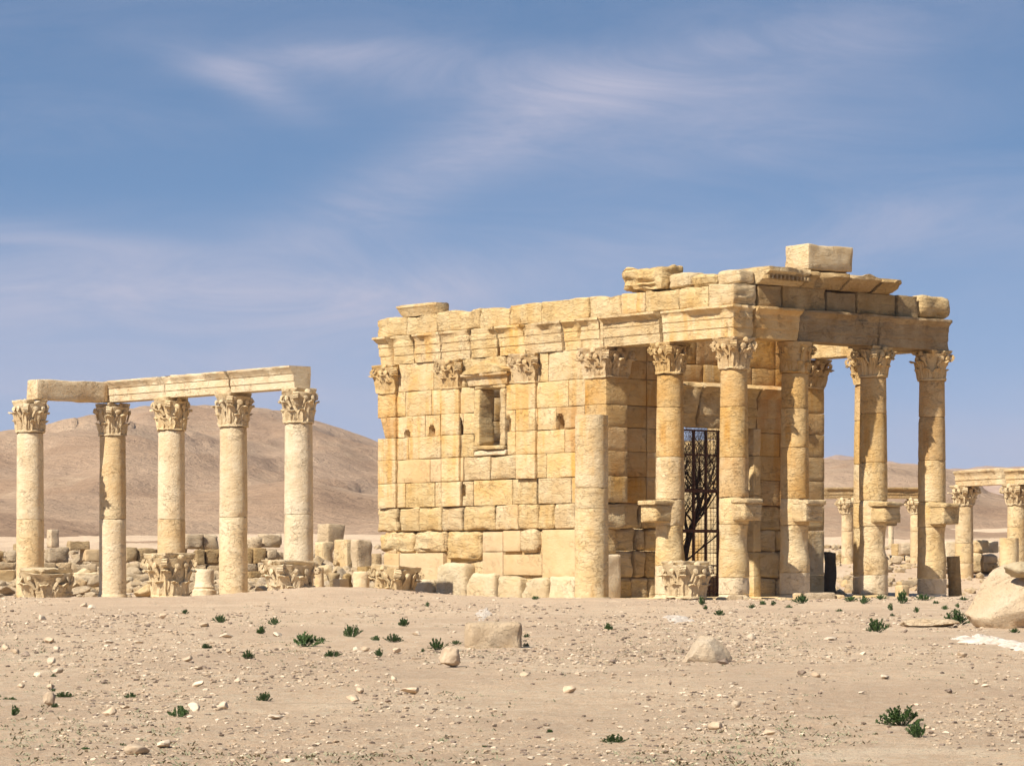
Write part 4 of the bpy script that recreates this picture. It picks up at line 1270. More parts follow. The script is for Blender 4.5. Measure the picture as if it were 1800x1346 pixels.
# bare tree inside the chamber
def bare_tree():
    lx, ly = 4.35, 7.0
    wxp = OX + lx * VX + ly * UX; wyp = OY + lx * VY + ly * UY
    t = empty('bare_tree', (wxp, wyp, -0.1), 0)
    tag(t, 'leafless dark branching tree growing inside the temple behind the gate', 'tree')
    r = random.Random(5)
    tr = MB(); br = MB()
    def grow(p, d, L, rad, depth):
        n = 3
        for i in range(n):
            d2 = d + Vector((r.uniform(-.22, .22), r.uniform(-.22, .22), r.uniform(-.05, .15))); d2.normalize()
            q = p + d2 * (L / n)
            v, f = tube_geo(p, q, rad, rad * .86, 6 if depth < 2 else 4)
            (tr if depth == 0 else br).add(v, f)
            p, d, rad = q, d2, rad * .86
            if depth < 6 and (i > 0 or depth > 0):
                for _ in range(2 if depth < 2 else 1):
                    s = Vector((r.uniform(-1, 1), r.uniform(-1, 1), r.uniform(0.1, .8))).normalized()
                    grow(p, (d * .6 + s * .8).normalized(), L * r.uniform(.55, .75), rad * .62, depth + 1)
    grow(Vector((0, 0, 0)), Vector((0.05, 0, 1)), 2.9, .14, 0)
    grow(Vector((0.05, 0, .2)), Vector((-.3, 0.1, .9)).normalized(), 2.6, .055, 1)
    grow(Vector((-.05, 0, .3)), Vector((.35, -0.1, .9)).normalized(), 2.8, .055, 1)
    tr.build('trunk', BARK, t); br.build('branches', BARK, t)
bare_tree()

# ------------------------------------------------------------------ free colonnade on the left
D5 = 96.0
QX, QY = (525 - CX) / F * D5, D5
def q2w(x, y): return QX + x * VX + y * UX, QY + x * VY + y * UY
def free_column(x, y, ztop_cap, joints, label, mats, seed, r0=0.432, r1=0.405, Hc=1.0, base=False, half=0.62, worn=0.4, z0=-0.12, grp='columns of the free colonnade'):
    wx_, wy_ = q2w(x, y)
    c = empty('column', (wx_, wy_, 0), PHI); tag(c, label, 'column', grp)
    zc = ztop_cap - Hc
    zz = [z0] + joints + [zc - .03]
    for i in range(len(zz) - 1):
        drum_obj(c, r0, r1, zz[i], zz[i + 1], z0, zc, mats[min(i, len(mats) - 1)], amp=0.011)
    if base:
        v, f = lathe_geo([(.2, z0 - .2), (.46, z0 - .19), (.465, .02), (.44, .05), (.2, .055)], 40, 0.012, 3); mk('column_base', v, f, PALE, c, angle=45)
    mk_capital(c, zc, r1 + .005, Hc, half, CAPM, seed, worn)
    return c
ZT = 6.10
free_column(0, 0, ZT, [2.41], 'pale smooth column carrying the free near end of the long beam', [PALE, PALE], 201)
free_column(0, 3.33, ZT + .01, [2.38], 'pale column standing second from the free end of the long beam', [PALE, PALE], 202)
free_column(0, 6.66, ZT + .02, [2.36], 'column with tan lower drum behind the upright fallen capital', [PALET, PALE], 203)
free_column(0, 9.98, ZT - .03, [.02, 2.42], 'corner column where the two beams of the colonnade meet', [PALE, PALE, PALET], 204, base=True, z0=-.2)
free_column(-3.03, 9.98, ZT - .02, [2.37], 'leftmost column with stained lower drum and a chipped hole', [PALET, PALE], 205)
def qy(px, x):
    k = (px - CX) / F
    return (QX + x * VX - k * (QY + x * VY)) / (k * UY - UX)
def beam(name, x0, x1, y0, y1, lv, sides, mat, label, **k):
    o = molded(name, x0, x1, y0, y1, lv, sides, mat, None, **k)
    o.location = (QX, QY, 0); o.rotation_euler = (0, 0, PHI)
    tag(o, label, 'stone beam', 'stone beams on the free colonnade'); return o
BL = [(0, 0), (.20, .005), (.21, .03), (.42, .035), (.43, .06), (.47, .08), (.55, .15), (.60, .19), (.645, .19), (.65, .18)]
zb = ZT + .005
bl = [(zb + a, b) for a, b in BL]
y402, y288 = qy(402, -.33), qy(288, -.33)
beam('stone_beam', -.30, .30, -.20, y402 - .012, bl, ('-x',), PALE, 'moulded stone beam at the free near end of the colonnade', chip=.15, amp=.012, cell=.12, topamp=.04)
beam('stone_beam', -.30, .30, y402 + .012, y288 - .012, bl, ('-x',), PALE, 'middle moulded stone beam between the third and fourth columns', chip=.3, amp=.016, cell=.12, topamp=.05)
beam('stone_beam', -.30, .30, y288 + .012, 10.28, bl, ('-x',), PALE, 'chipped moulded stone beam running from the corner column', chip=.5, amp=.02, cell=.12, topamp=.06)
o = stone('stone_beam', (-2.98, 9.66, ZT - .01), (-.34, 10.30, ZT + .63), PALET, None, r=.04, amp=.025, wear=.07, cell=.13)
o.location = (QX, QY, 0); o.rotation_euler = (0, 0, PHI)
tag(o, 'plain tan stone block bridging the leftmost and corner columns', 'stone beam', 'stone beams on the free colonnade')

# broken column standing before the temple corner
def broken_column(px, d, r, zs, label, mat=PALE, base=True, name='broken_column', lean=0.0, z0=-.15, grp=None, amp=.012):
    x, y = P(px, d)
    c = empty(name, (x, y, 0), PHI); tag(c, label, 'column', grp)
    if lean: c.rotation_euler = (0, lean, 0)
    zz = [z0] + zs
    for i in range(len(zz) - 1): drum_obj(c, r, r * .95, zz[i], zz[i + 1], z0, zs[-1] + 1.5, mat if not isinstance(mat, list) else mat[min(i, len(mat) - 1)], amp=amp)
    if base:
        g = H(x, y)
        v, f = lathe_geo([(.2, g - .2), (r * 1.12, g - .19), (r * 1.14, g + .02), (r * 1.1, g + .05), (.2, g + .055)], 36, 0.03, 3); mk('column_base', v, f, WHITE, c, angle=45)
    return c
broken_column(1040, 90.0, .468, [2.45, 3.02, 5.02], 'pale broken column without capital standing before the temple corner', GOLD)
# ------------------------------------------------------------------ fallen capitals
def fallen(px, d, ztop, r0, Hc, half, seed, worn, label, rot=0.3, tilt=(0, 0), mat=CAPM):
    v, f = capital_geo(r0, Hc, half, random.Random(seed), worn, seg=40)
    o = mk('fallen_capital', v, f, mat, None, angle=55)
    x, y = P(px, d)
    o.location = (x, y, ztop - Hc); o.rotation_euler = (tilt[0], tilt[1], rot)
    tag(o, label, 'capital', 'fallen column capitals')
fallen(82, 91.5, .82, .62, 1.05, .90, 301, .75, 'wide badly worn fallen capital below the leftmost column', PHI + .1, (.03, -.02))
fallen(298, 91.0, 1.24, .47, 1.22, .80, 302, .15, 'upright fallen capital with crisp acanthus leaves', PHI)
fallen(508, 90.0, 1.03, .54, 1.10, .90, 303, .35, 'broad fallen capital half buried before the fifth column', PHI - .15, (0, .03))
fallen(692, 93.0, .90, .46, 1.0, .80, 304, .4, 'fallen capital lying against the rear corner of the temple', PHI + .2, (.05, .05))
fallen(1206, 87.5, 1.0, .50, .98, .72, 305, .25, 'fallen capital beside the iron gate at the porch', PHI - .1)

# ------------------------------------------------------------------ rocks
import bmesh
def ico(sub):
    bm = bmesh.new(); bmesh.ops.create_icosphere(bm, subdivisions=sub, radius=1.0)
    V = np.array([v.co[:] for v in bm.verts]); Fs = [tuple(v.index for v in f.verts) for f in bm.faces]
    bm.free(); return V, Fs
_ico = {s: ico(s) for s in (1, 2, 3, 4, 5)}
def rock_geo(seed, sub=3, planes=10, rough=0.06, sc=(1, .8, .6), cut=(.55, .85), freq=2.5, taper=0):
    r = np.random.RandomState(seed)
    V, Fs = _ico[sub]; V = V.copy()
    for _ in range(planes):
        n = r.randn(3); n /= np.linalg.norm(n); c = r.uniform(*cut)
        dd = V @ n - c
        m = dd > 0
        V[m] -= dd[m][:, None] * n * 0.93
    nn = fbm(V * freq + seed * 3.3, 3)
    V = V * (1 + rough * 2.6 * nn)[:, None]
    if taper:
        k = 1 - taper * np.clip((V[:, 2] + .4) / 1.3, 0, 1)
        V[:, 0] = V[:, 0] * k - .12 * np.clip(V[:, 2], 0, 1); V[:, 1] *= k
    V = V * np.array(sc)
    return V, Fs
_rockmesh = {}
def rock_mesh(seed, mat, sub=2, **k):
    key = (seed, mat.name, sub)
    if key not in _rockmesh:
        v, f = rock_geo(seed, sub, **k)
        o = mk('field_stone', v, f, mat, None, angle=35)
        _rockmesh[key] = o.data; bpy.data.objects.remove(o)
    return _rockmesh[key]
def place_rock(px, py, wpx, hpx, mat, label, name='field_stone', cat='stone', seed=None, sub=3, grp=None, sink=.25, **k):
    x, y, z = on_ground(px, py)
    s = wpx * y / F / 2 * 1.12; hs = hpx * y / F / (2 - sink) * 1.12
    seed = seed if seed is not None else rnd.randrange(1000)
    v, f = rock_geo(seed, sub, **k)
    o = mk(name, v * np.array([s, s * rnd.uniform(.8, 1.1) / .8, hs / .6]), f, mat, None, angle=40)
    o.location = (x, y + s * .5, z + hs * (1 - sink)); o.rotation_euler = (0, 0, 0)
    tag(o, label, cat, grp); return o

# big boulder at the right edge
def boulder():
    x, y, z = on_ground(1770, 1106)
    v, f = rock_geo(78, 5, 16, .03, (1.28, 1.1, .74), (.58, .85), 2.0)
    off = fbm(v * 4 + 3, 4, .6) * .055; v = v * (1 + off)[:, None]
    o = mk('boulder', v, f, BOULD, None, angle=50)
    o.location = ((1812 - CX) / F * (y + .8), y + .9, z + .46)
    tag(o, 'huge pale rounded boulder with a white stone on top', 'boulder')
    v, f = rock_geo(12, 3, 8, .05, (.42, .3, .17))
    o2 = mk('stone_on_boulder', v, f, WHITE, None, angle=45)
    o2.location = ((1803 - CX) / F * (y + .4), y + .3, z + 1.06)
    tag(o2, 'white flat stone lying on the huge boulder', 'stone')
    place_rock(1640, 1104, 95, 16, BOULD, 'long low sand-coloured slab half buried before the huge boulder', 'buried_slab', sub=4, seed=5, planes=7)
boulder()
def cut_block(name, px, py, w, h, label, mat, yaw, depth=.6, **k):
    """roughly squared field block; w h in photograph pixels"""
    x, y, z = on_ground(px, py)
    W = w * y / F; Hh = h * y / F
    c, s = abs(math.cos(yaw)), abs(math.sin(yaw)); b = W * depth
    a = (W - b * s) / c
    kk = dict(r=.05 * W, amp=.045 * W, wear=.14 * W, cell=.06, freq=3.5 / W)
    kk.update(k)
    v, f = stone_geo((-a / 2, -b / 2, -.12), (a / 2, b / 2, Hh), **kk)
    o = mk(name, v, f, mat, None, angle=45)
    o.location = (x, y + b / 2, z); o.rotation_euler = (0, 0, yaw)
    tag(o, label, 'stone'); return o
cut_block('squared_field_block', 868, 1139, 104, 47, 'large squared tan stone block in the open ground beside a shrub', BOULD, .12, .45)
place_rock(788, 1174, 38, 34, ROCKA, 'knobbly brown rock in front of the squared tan block', 'field_rock', sub=4, seed=31, rough=.09, sink=.15)
place_rock(1243, 1166, 90, 50, BOULD, 'pointed sand-coloured boulder in the open ground before the gate', 'field_boulder', sub=4, seed=46, planes=14, cut=(.6, .85), sink=.55, taper=.62)

# notable loose stones: (px, py, width, height, material, label)
NS = [
 (73, 1088, 13, 10, ROCKB, 'small white stone below the wide worn capital'), (88, 1129, 22, 11, ROCKA, 'flat tan stone in the scree at the left'),
 (7, 1145, 16, 14, ROCKA, 'tan stone at the very left edge of the scree'), (27, 1150, 18, 12, ROCKA, 'tan stone beside the blue-grey stone'),
 (44, 1153, 18, 10, ROCKC, 'blue-grey stone among the tan scree at the left'), (90, 1162, 20, 13, ROCKB, 'pointed pale stone below the scree at the left'),
 (98, 1144, 16, 10, ROCKB, 'rounded whitish stone above the pointed pale stone'), (65, 1190, 16, 10, ROCKB, 'wedge-shaped cream stone near the left edge'),
 (100, 1184, 21, 11, ROCKB, 'flat-topped cream stone with a tiny shrub at its foot'), (37, 1210, 15, 9, ROCKA, 'small tan stone alone near the left edge'),
 (87, 1209, 21, 11, ROCKA, 'brown-shadowed tan stone above the egg-shaped stone'), (86, 1241, 23, 22, ROCKA, 'egg-shaped upright tan stone next to a sprawling shrub'),
 (195, 1261, 27, 19, ROCKA, 'chunky tan stone with a dark notch'), (218, 1252, 20, 9, ROCKA, 'low yellow stone touching the chunky tan stone'),
 (347, 1208, 26, 12, ROCKB, 'rounded white stone in the left open ground'), (397, 1119, 30, 10, ROCKB, 'long pale stone between shrubs on the left slope'),
 (330, 1163, 20, 12, ROCKA, 'leaning tan stone on the left slope'), (347, 1180, 18, 8, ROCKA, 'small tan stone under the leaning one'),
 (485, 1117, 20, 10, ROCKB, 'pale pointed stone above the wide dark shrub'), (402, 1150, 12, 9, ROCKA, 'small stone just left of the dark round shrub'),
 (417, 1199, 14, 10, ROCKB, 'bright white pebble alone in the left half'), (340, 1254, 24, 16, ROCKB, 'pale stone behind the bushy shrub at lower left'),
 (393, 1248, 27, 15, ROCKB, 'pale flake stone right of the bushy shrub'), (485, 1268, 31, 11, ROCKB, 'long cream stone with a dark underside at lower middle'),
 (235, 1325, 52, 22, ROCKA, 'broad rough stone cluster at the bottom left'), (287, 1315, 30, 16, ROCKB, 'pale broken stone beside the rough cluster'),
 (507, 1345, 28, 10, ROCKB, 'whitish stone cut by the bottom edge'), (287, 1090, 14, 12, ROCKA, 'small upright stone on the slope below the upright capital'),
 (358, 1101, 26, 9, ROCKA, 'low tan stone on the slope below the third column'), (190, 1126, 20, 6, ROCKB, 'flat stone on the slope below the corner column'),
 (242, 1126, 22, 6, ROCKB, 'second flat stone right of the one below the corner column'), (697, 1144, 16, 10, ROCKA, 'round brown stone left of the shrub near the squared block'),
 (642, 1144, 20, 9, ROCKA, 'dark-bottomed tan stone left of a small round shrub'), (625, 1140, 12, 9, ROCKB, 'small cream stone beside the dark-bottomed one'),
 (733, 1115, 18, 7, ROCKB, 'flat pale stone above the bushy shrub at centre left'), (720, 1221, 32, 14, ROCKA, 'knobbly tan double stone in the middle ground'),
 (622, 1234, 30, 11, ROCKA, 'smooth flat tan stone at lower centre left'), (634, 1222, 19, 12, ROCKA, 'dusty tan stone touching the smooth flat one'),
 (923, 1190, 18, 10, ROCKA, 'tan stone below and right of the squared block'), (883, 1183, 10, 7, ROCKB, 'small pale stone left of a tan one below the block'),
 (692, 1199, 12, 9, ROCKB, 'pointed white stone in the middle ground'), (1001, 1220, 26, 13, ROCKA, 'craggy tan stone alone at the centre'),
 (934, 1338, 15, 9, ROCKB, 'oval cream stone near the bottom centre'), (1077, 1168, 16, 6, ROCKC, 'dark thin stone right of centre'),
 (1178, 1209, 7, 12, ROCKC, 'narrow brown stone standing on end'), (680, 1237, 13, 6, ROCKC, 'small grey stone right of the smooth flat one'),
 (758, 1316, 14, 8, ROCKC, 'dark brown stone among dry herbs at the bottom'), (1272, 1173, 20, 10, ROCKC, 'grey-brown stone at the foot of the pointed boulder'),
 (1322, 1121, 18, 12, ROCKB, 'pyramid-shaped pale stone right of the pointed boulder'), (1383, 1118, 9, 12, ROCKB, 'narrow white stone standing upright'),
 (1460, 1123, 24, 8, ROCKB, 'tilted flat pale slab fragment'), (1434, 1193, 20, 11, ROCKA, 'rounded tan stone of a close pair'),
 (1410, 1190, 15, 9, ROCKC, 'greyish stone of a close pair, left one'), (1556, 1194, 22, 8, ROCKB, 'low cream loaf-shaped stone at right'),
 (1518, 1152, 14, 6, ROCKB, 'small flat stone in the right open ground'), (1693, 1154, 22, 11, ROCKA, 'tan stone below the white chalk patch'),
 (1295, 1243, 20, 16, ROCKB, 'bright white pointed stone at lower right of centre'), (1259, 1280, 34, 17, ROCKA, 'biggest tan stone of the lower right ground'),
 (1352, 1294, 26, 15, ROCKA, 'pale stone with dark right side at lower right'), (1229, 1285, 15, 7, ROCKB, 'small pale stone left of the biggest lower tan stone'),
 (1515, 1219, 18, 6, ROCKB, 'flat white stone pair member at right'), (1670, 1219, 16, 8, ROCKC, 'brown cracked stone at right'),
 (1733, 1211, 18, 8, ROCKB, 'flat pale stone near the right edge'), (1717, 1204, 13, 9, ROCKB, 'small pale stone left of the flat one near the right edge'),
 (1592, 1114, 8, 6, ROCKC, 'tiny dark round stone left of the buried slab'), (148, 1068, 18, 8, ROCKA, 'tan stone just below the corner column'),
 (160, 1070, 14, 8, ROCKB, 'pale stone just below the corner column, right of a tan one'), (40, 1206, 6, 5, ROCKB, 'tiny pale stone near the left edge'),
]
for i, (px, py, w, h, m, lb) in enumerate(NS):
    place_rock(px, py, w, h, m, lb, sub=3, seed=200 + i, grp='loose stones singled out on the ground', planes=15, cut=(.42, .8))

# countless small fragments that are still single stones
def many_stones(n):
    r = random.Random(21)
    k = 0
    while k < n:
        px = r.uniform(-30, 1830); py = 1052 + 294 * r.random() ** 1.25
        if py < 1058: continue
        dens = 1.0 if px < 900 else .6
        if py < 1160 and px < 600: dens = 1.4
        if r.random() > dens / 1.4: continue
        x, y, z = on_ground(px, py)
        w = r.choice((5, 6, 7, 8, 9, 11)) * y / F / 2
        mt = r.choices((0, 1, 2), (5, 6, 2))[0]
        me = rock_mesh(400 + r.randrange(9) + mt * 10, (ROCKA, ROCKB, ROCKC)[mt], 2, planes=12, cut=(.42, .8))
        o = bpy.data.objects.new('field_stone', me); COL.objects.link(o)
        o.location = (x, y, z - w * .05); o.scale = (w * r.uniform(.9, 1.5), w * r.uniform(.8, 1.4), w * r.uniform(.5, 1.1)); o.rotation_euler = (r.uniform(-.3, .3), r.uniform(-.3, .3), r.uniform(0, 6.3))
        tag(o, ('small tan limestone fragment lying on the dusty ground', 'small cream limestone fragment lying on the dusty ground', 'small dark brown stone lying on the dusty ground')[mt], 'stone',
            ('scattered small tan stones', 'scattered small cream stones', 'scattered small dark stones')[mt])
        k += 1
many_stones(215)
def gravel():
    r = np.random.RandomState(4)
    n = 46000
    V0, F0 = _ico[1]
    temps = []
    for s in range(5):
        v = V0 * np.array([1, .8, .45]); v = v * (1 + .35 * (r.rand(len(v)) - .5))[:, None]; temps.append(v)
    F0 = np.array(F0)
    for nm, mat, share in (('gravel', ROCKA, .48), ('pale_gravel', ROCKB, .24), ('dark_gravel', ROCKC, .28)):
        m = int(n * share)
        px = r.uniform(-60, 1860, m); tt = r.rand(m)
        d = 21 * (92 / 21) ** (tt ** .9)
        clump = fbm(np.stack([px * .004, np.log(d) * 6, np.full(m, 3.)], 1), 3)
        keep = r.rand(m) < .45 + clump * 1.2
        px, d = px[keep], d[keep]
        x = (px - CX) / F * d; z = ter(x, d)
        s = (0.010 + .034 * r.rand(len(x)) ** 3) * (d / 40) ** .6
        vs = []; fs = []
        for i in range(len(x)):
            v = temps[i % 5] * s[i]; a = r.rand() * 6.28; c, q = math.cos(a), math.sin(a)
            vs.append(np.stack([v[:, 0] * c - v[:, 1] * q + x[i], v[:, 0] * q + v[:, 1] * c + d[i], v[:, 2] + z[i] + s[i] * .15], 1))
            fs.append(F0 + i * len(V0))
        o = mk(nm, np.concatenate(vs), np.concatenate(fs).tolist(), mat, None, smooth=False); o['kind'] = 'stuff'
        o['label'] = 'loose gravel scattered over the dusty ground'
gravel()

# chalk patches
def chalk(px, py, w, h, label, seed, tall=.06):
    x, y, z = on_ground(px, py)
    R = w * y / F / 2; yy = 0.5 * h * y * y / (F * (EZ - z)) if EZ > z else 1
    n, m = 40, 14
    V = [(0, 0, tall)]; 
    for j in range(1, m):
        for i in range(n):
            a = 2 * math.pi * i / n; rr = j / (m - 1)
            e = 1 + .75 * float(fbm(np.array([[math.cos(a) * 1.6 + seed, math.sin(a) * 1.6 + rr * .5, 0]]), 3)[0])
            V.append((rr * R * e * math.cos(a), rr * yy * e * math.sin(a), 0))
    V = np.array(V)
    rr = np.concatenate([[0], np.repeat(np.arange(1, m) / (m - 1), n)])
    V[:, 2] = ter(V[:, 0] + x, V[:, 1] + y) - z + tall * (1 - rr ** 3) - .03 * rr + fbm(V * 4 + seed, 3) * tall * .9
    Fs = [(0, 1 + i, 1 + (i + 1) % n) for i in range(n)]
    for j in range(m - 2):
        for i in range(n):
            a = 1 + j * n + i; b = 1 + j * n + (i + 1) % n
            Fs.append((a, a + n, b + n, b))
    o = mk('chalk_outcrop', V, Fs, CHALK, None, angle=60)
    o.location = (x, y, z); tag(o, label, 'rock')
chalk(1752, 1130, 120, 20, 'broad white chalk outcrop in front of the huge boulder', 1, .07)
chalk(853, 1078, 38, 9, 'small white chalk outcrop below the temple side wall', 2, .025)
chalk(1188, 1085, 52, 7, 'thin white chalk outcrop before the fallen capital by the gate', 3, .04)

# ------------------------------------------------------------------ shrubs
def shrub_mesh(seed, nst=26, spread=1.0, tall=.62):
    r = random.Random(seed)
    lv = MB(); st = MB()
    # uneven lobes: stems gather round a few centres
    cen = [(r.uniform(0, 6.28), r.uniform(.1, .6)) for _ in range(4)]
    for k in range(nst):
        ca, cr = cen[k % 4]
        cx = math.cos(ca) * cr + r.gauss(0, .26); cy = math.sin(ca) * cr + r.gauss(0, .26)
        rad = min(1.15, math.hypot(cx, cy))
        tip = Vector((cx * spread, cy * spread, tall * r.uniform(.35, 1.0) * (1 - .5 * rad)))
        b = Vector((cx * .2, cy * .2, 0))
        v, f = tube_geo(b, tip, .014, .008, 3); st.add(v, f)
        for i in range(24):
            t = 1 - .55 * r.random() ** 1.6
            c = b.lerp(tip, t)
            az = r.uniform(0, 6.28); el = r.uniform(-.5, 1.2)
            dd = Vector((math.cos(az) * math.cos(el), math.sin(az) * math.cos(el), math.sin(el) + .15)).normalized()
            L = r.uniform(.06, .115); w = L * .42
            s = dd.cross(Vector((0.1, 0, 1))).normalized() * w
            up = dd.cross(s).normalized() * w * .35
            q = [c, c + dd * L * .55 + s + up, c + dd * L, c + dd * L * .55 - s + up, c + dd * L * .5 - up * .6]
            lv.add([tuple(p) for p in q], [(0, 1, 4), (1, 2, 4), (2, 3, 4), (3, 0, 4)])
    return lv, st
SHR = []
for i in range(5):
    lv, st = shrub_mesh(60 + i, (46, 38, 54, 34, 42)[i], 1.0, (.62, .5, .7, .45, .55)[i])
    l = lv.build('leaves', LEAF, None, smooth=False); s = st.build('stems', STEM, None, smooth=False)
    SHR.append((l.data, s.data)); bpy.data.objects.remove(l); bpy.data.objects.remove(s)
PL = [
 (387, 1096, 28, 16, 'shrub beside a pale stone on the left slope, below the fourth column'), (460, 1113, 24, 14, 'small dark shrub left of a pale pointed stone'),
 (482, 1101, 20, 14, 'small shrub above the pale pointed stone on the slope'), (532, 1137, 66, 24, 'widest sprawling dark shrub on the left slope'),
 (562, 1123, 18, 9, 'tiny shrub up and right of the widest dark shrub'), (583, 1154, 34, 13, 'low shrub with a white stone at its left foot'),
 (361, 1139, 32, 9, 'flat creeping shrub on the left slope'), (434, 1156, 34, 17, 'compact round dark shrub near a small tan stone'),
 (325, 1080, 26, 8, 'faint low plant just below the upright fallen capital'), (228, 1231, 20, 11, 'lone small shrub right of the egg-shaped stone'),
 (16, 1233, 32, 9, 'flat plant at the left edge'), (23, 1258, 26, 18, 'spiky shrub at the left edge, lower one'),
 (112, 1225, 40, 12, 'sprawling shrub behind the egg-shaped stone'), (93, 1212, 16, 6, 'tiny plant at the foot of a tan stone, left'),
 (312, 1265, 40, 22, 'bushy two-lobed shrub beside a pale stone'), (466, 1231, 42, 18, 'shrub with one long arm to the right'),
 (96, 1247, 22, 8, 'low plant in front of the egg-shaped stone'), (94, 1191, 12, 8, 'tiny shrub at the foot of the flat-topped cream stone'),
 (148, 1317, 28, 6, 'flat grey-green plant near the bottom left'), (213, 1309, 20, 7, 'small plant left of the rough stone cluster'),
 (617, 1118, 36, 22, 'bushy shrub with a white stone at its foot, centre left'), (663, 1125, 28, 10, 'left half of a touching pair of low shrubs'),
 (690, 1129, 32, 16, 'right half of a touching pair of low shrubs'), (711, 1104, 28, 14, 'round shrub below the temple rear corner'),
 (768, 1139, 40, 23, 'big dark shrub above the knobbly brown rock'), (743, 1141, 7, 9, 'tiny upright plant left of the big dark shrub'),
 (668, 1154, 22, 15, 'small round shrub between two tan stones'), (801, 1134, 18, 8, 'small shrub left of the squared tan block'),
 (752, 1066, 10, 9, 'tiny plant under the temple side wall'), (925, 1118, 14, 8, 'little shrub behind the right end of the squared block'),
 (925, 1137, 14, 9, 'dark shrub in the shadow of the squared block'), (1068, 1109, 24, 13, 'lone round shrub in the centre of the open ground'),
 (1081, 1302, 42, 18, 'light green shrub at the bottom centre'), (967, 1286, 20, 7, 'small plant left of the light green shrub'),
 (852, 1308, 18, 6, 'small low plant near the bottom centre left'), (941, 1053, 16, 7, 'plant at the foot of the temple side wall'),
 (1233, 1063, 18, 14, 'upright plant below the fallen capital by the gate'), (1241, 1072, 13, 8, 'small plant just below the upright one by the gate'),
 (1263, 1081, 26, 10, 'low shrub in front of the iron gate'), (1322, 1068, 16, 10, 'plant below the second porch column'),
 (1340, 1062, 22, 10, 'plant between the second and third porch columns'), (1358, 1063, 16, 8, 'small plant left of the third porch column'),
 (1386, 1068, 14, 8, 'small plant in front of the third porch column'), (1412, 1060, 32, 15, 'bright shrub right of the third porch column foot'),
 (1475, 1076, 12, 6, 'tiny plant below the dark upright slab'), (1495, 1056, 42, 10, 'long low shrub left of the fourth porch column'),
 (1517, 1063, 28, 14, 'shrub in front of the fourth porch column'), (1548, 1054, 20, 9, 'shrub right of the fourth porch column foot'),
 (1586, 1061, 30, 22, 'dense dark shrub under the hollow stone behind the porch'), (1625, 1056, 28, 12, 'shrub in front of the last porch column'),
 (1645, 1061, 13, 7, 'small plant right of the last porch column'), (1567, 1074, 18, 13, 'small shrub below the dense dark one'),
 (1568, 1083, 14, 7, 'tiny plant, lowest of three near the porch'), (1611, 1077, 20, 10, 'small shrub below the last porch column'),
 (1541, 1108, 42, 27, 'tall dark shrub alone between porch and buried slab'), (1662, 1069, 16, 9, 'small shrub left of the huge boulder, upper one'),
 (1685, 1067, 14, 8, 'small plant touching the huge boulder outline'), (1680, 1098, 60, 29, 'largest shrub at the left foot of the huge boulder'),
 (1708, 1089, 26, 14, 'light shrub squeezed against the huge boulder'), (1695, 1055, 14, 7, 'tiny plant behind the huge boulder'),
 (1588, 1270, 76, 36, 'largest dark green shrub in the lower right ground'), (1617, 1300, 50, 29, 'dark green shrub just below the largest one at lower right'),
 (1465, 1256, 22, 7, 'faint low plant left of the largest lower shrub'), (1785, 1114, 34, 9, 'plants in the shade under the huge boulder'),
]
def shrubs():
    r = random.Random(9)
    for i, (px, py, w, h, lb) in enumerate(PL):
        x, y, z = on_ground(px, py)
        W = w * y / F / 2 * 1.25; hh = h * y / F * 1.3
        g = i % 5
        e = empty('shrub', (x, y + W * .35, z - .01), r.uniform(0, 6.3))
        e.scale = (W, W * r.uniform(.6, .9), hh / (.62, .5, .7, .45, .55)[g] * .9)
        tag(e, lb, 'shrub', 'green shrubs on the dusty ground')
        for nm, me in zip(('leaves', 'stems'), SHR[g]):
            o = bpy.data.objects.new(nm, me); COL.objects.link(o); o.parent = e
shrubs()
def herbs():
    r = np.random.RandomState(8)
    V = []; Fs = []; n = 0
    cnt = 0
    while cnt < 1400:
        px = r.uniform(-40, 1840)
        py = r.choice([r.uniform(1262, 1350), r.uniform(1262, 1350), r.uniform(1090, 1160), r.uniform(1060, 1262)])
        c = float(fbm(np.array([[px * .006, py * .014, 2.2]]), 3)[0])
        if r.rand() > .15 + c * 2.2: continue
        dd = F * 1.0
        # quick ground distance from the mean slope
        d = (EZ + .88 + .33) / ((py - HY) / F + .01375)
        x = (px - CX) / F * d; z = float(ter([x], [d])[0])
        for b in range(5):
            a = r.rand() * 6.28; L = r.uniform(.015, .045); w = .005
            q = np.array([x + r.randn() * .035, d + r.randn() * .035, z])
            dr = np.array([math.cos(a) * L, math.sin(a) * L, L * r.uniform(.3, .9)])
            s = np.array([-math.sin(a) * w, math.cos(a) * w, 0])
            V += [q - s, q + s, q + dr * .6 + s * 1.6 , q + dr, q + dr * .6 - s * 1.6]
            Fs.append((n, n + 1, n + 2, n + 3, n + 4)); n += 5
        cnt += 1
    o = mk('dry_herbs', V, Fs, HERB, None, smooth=False); o['kind'] = 'stuff'; o['label'] = 'sparse grey-green herbs dusting the ground'
herbs()

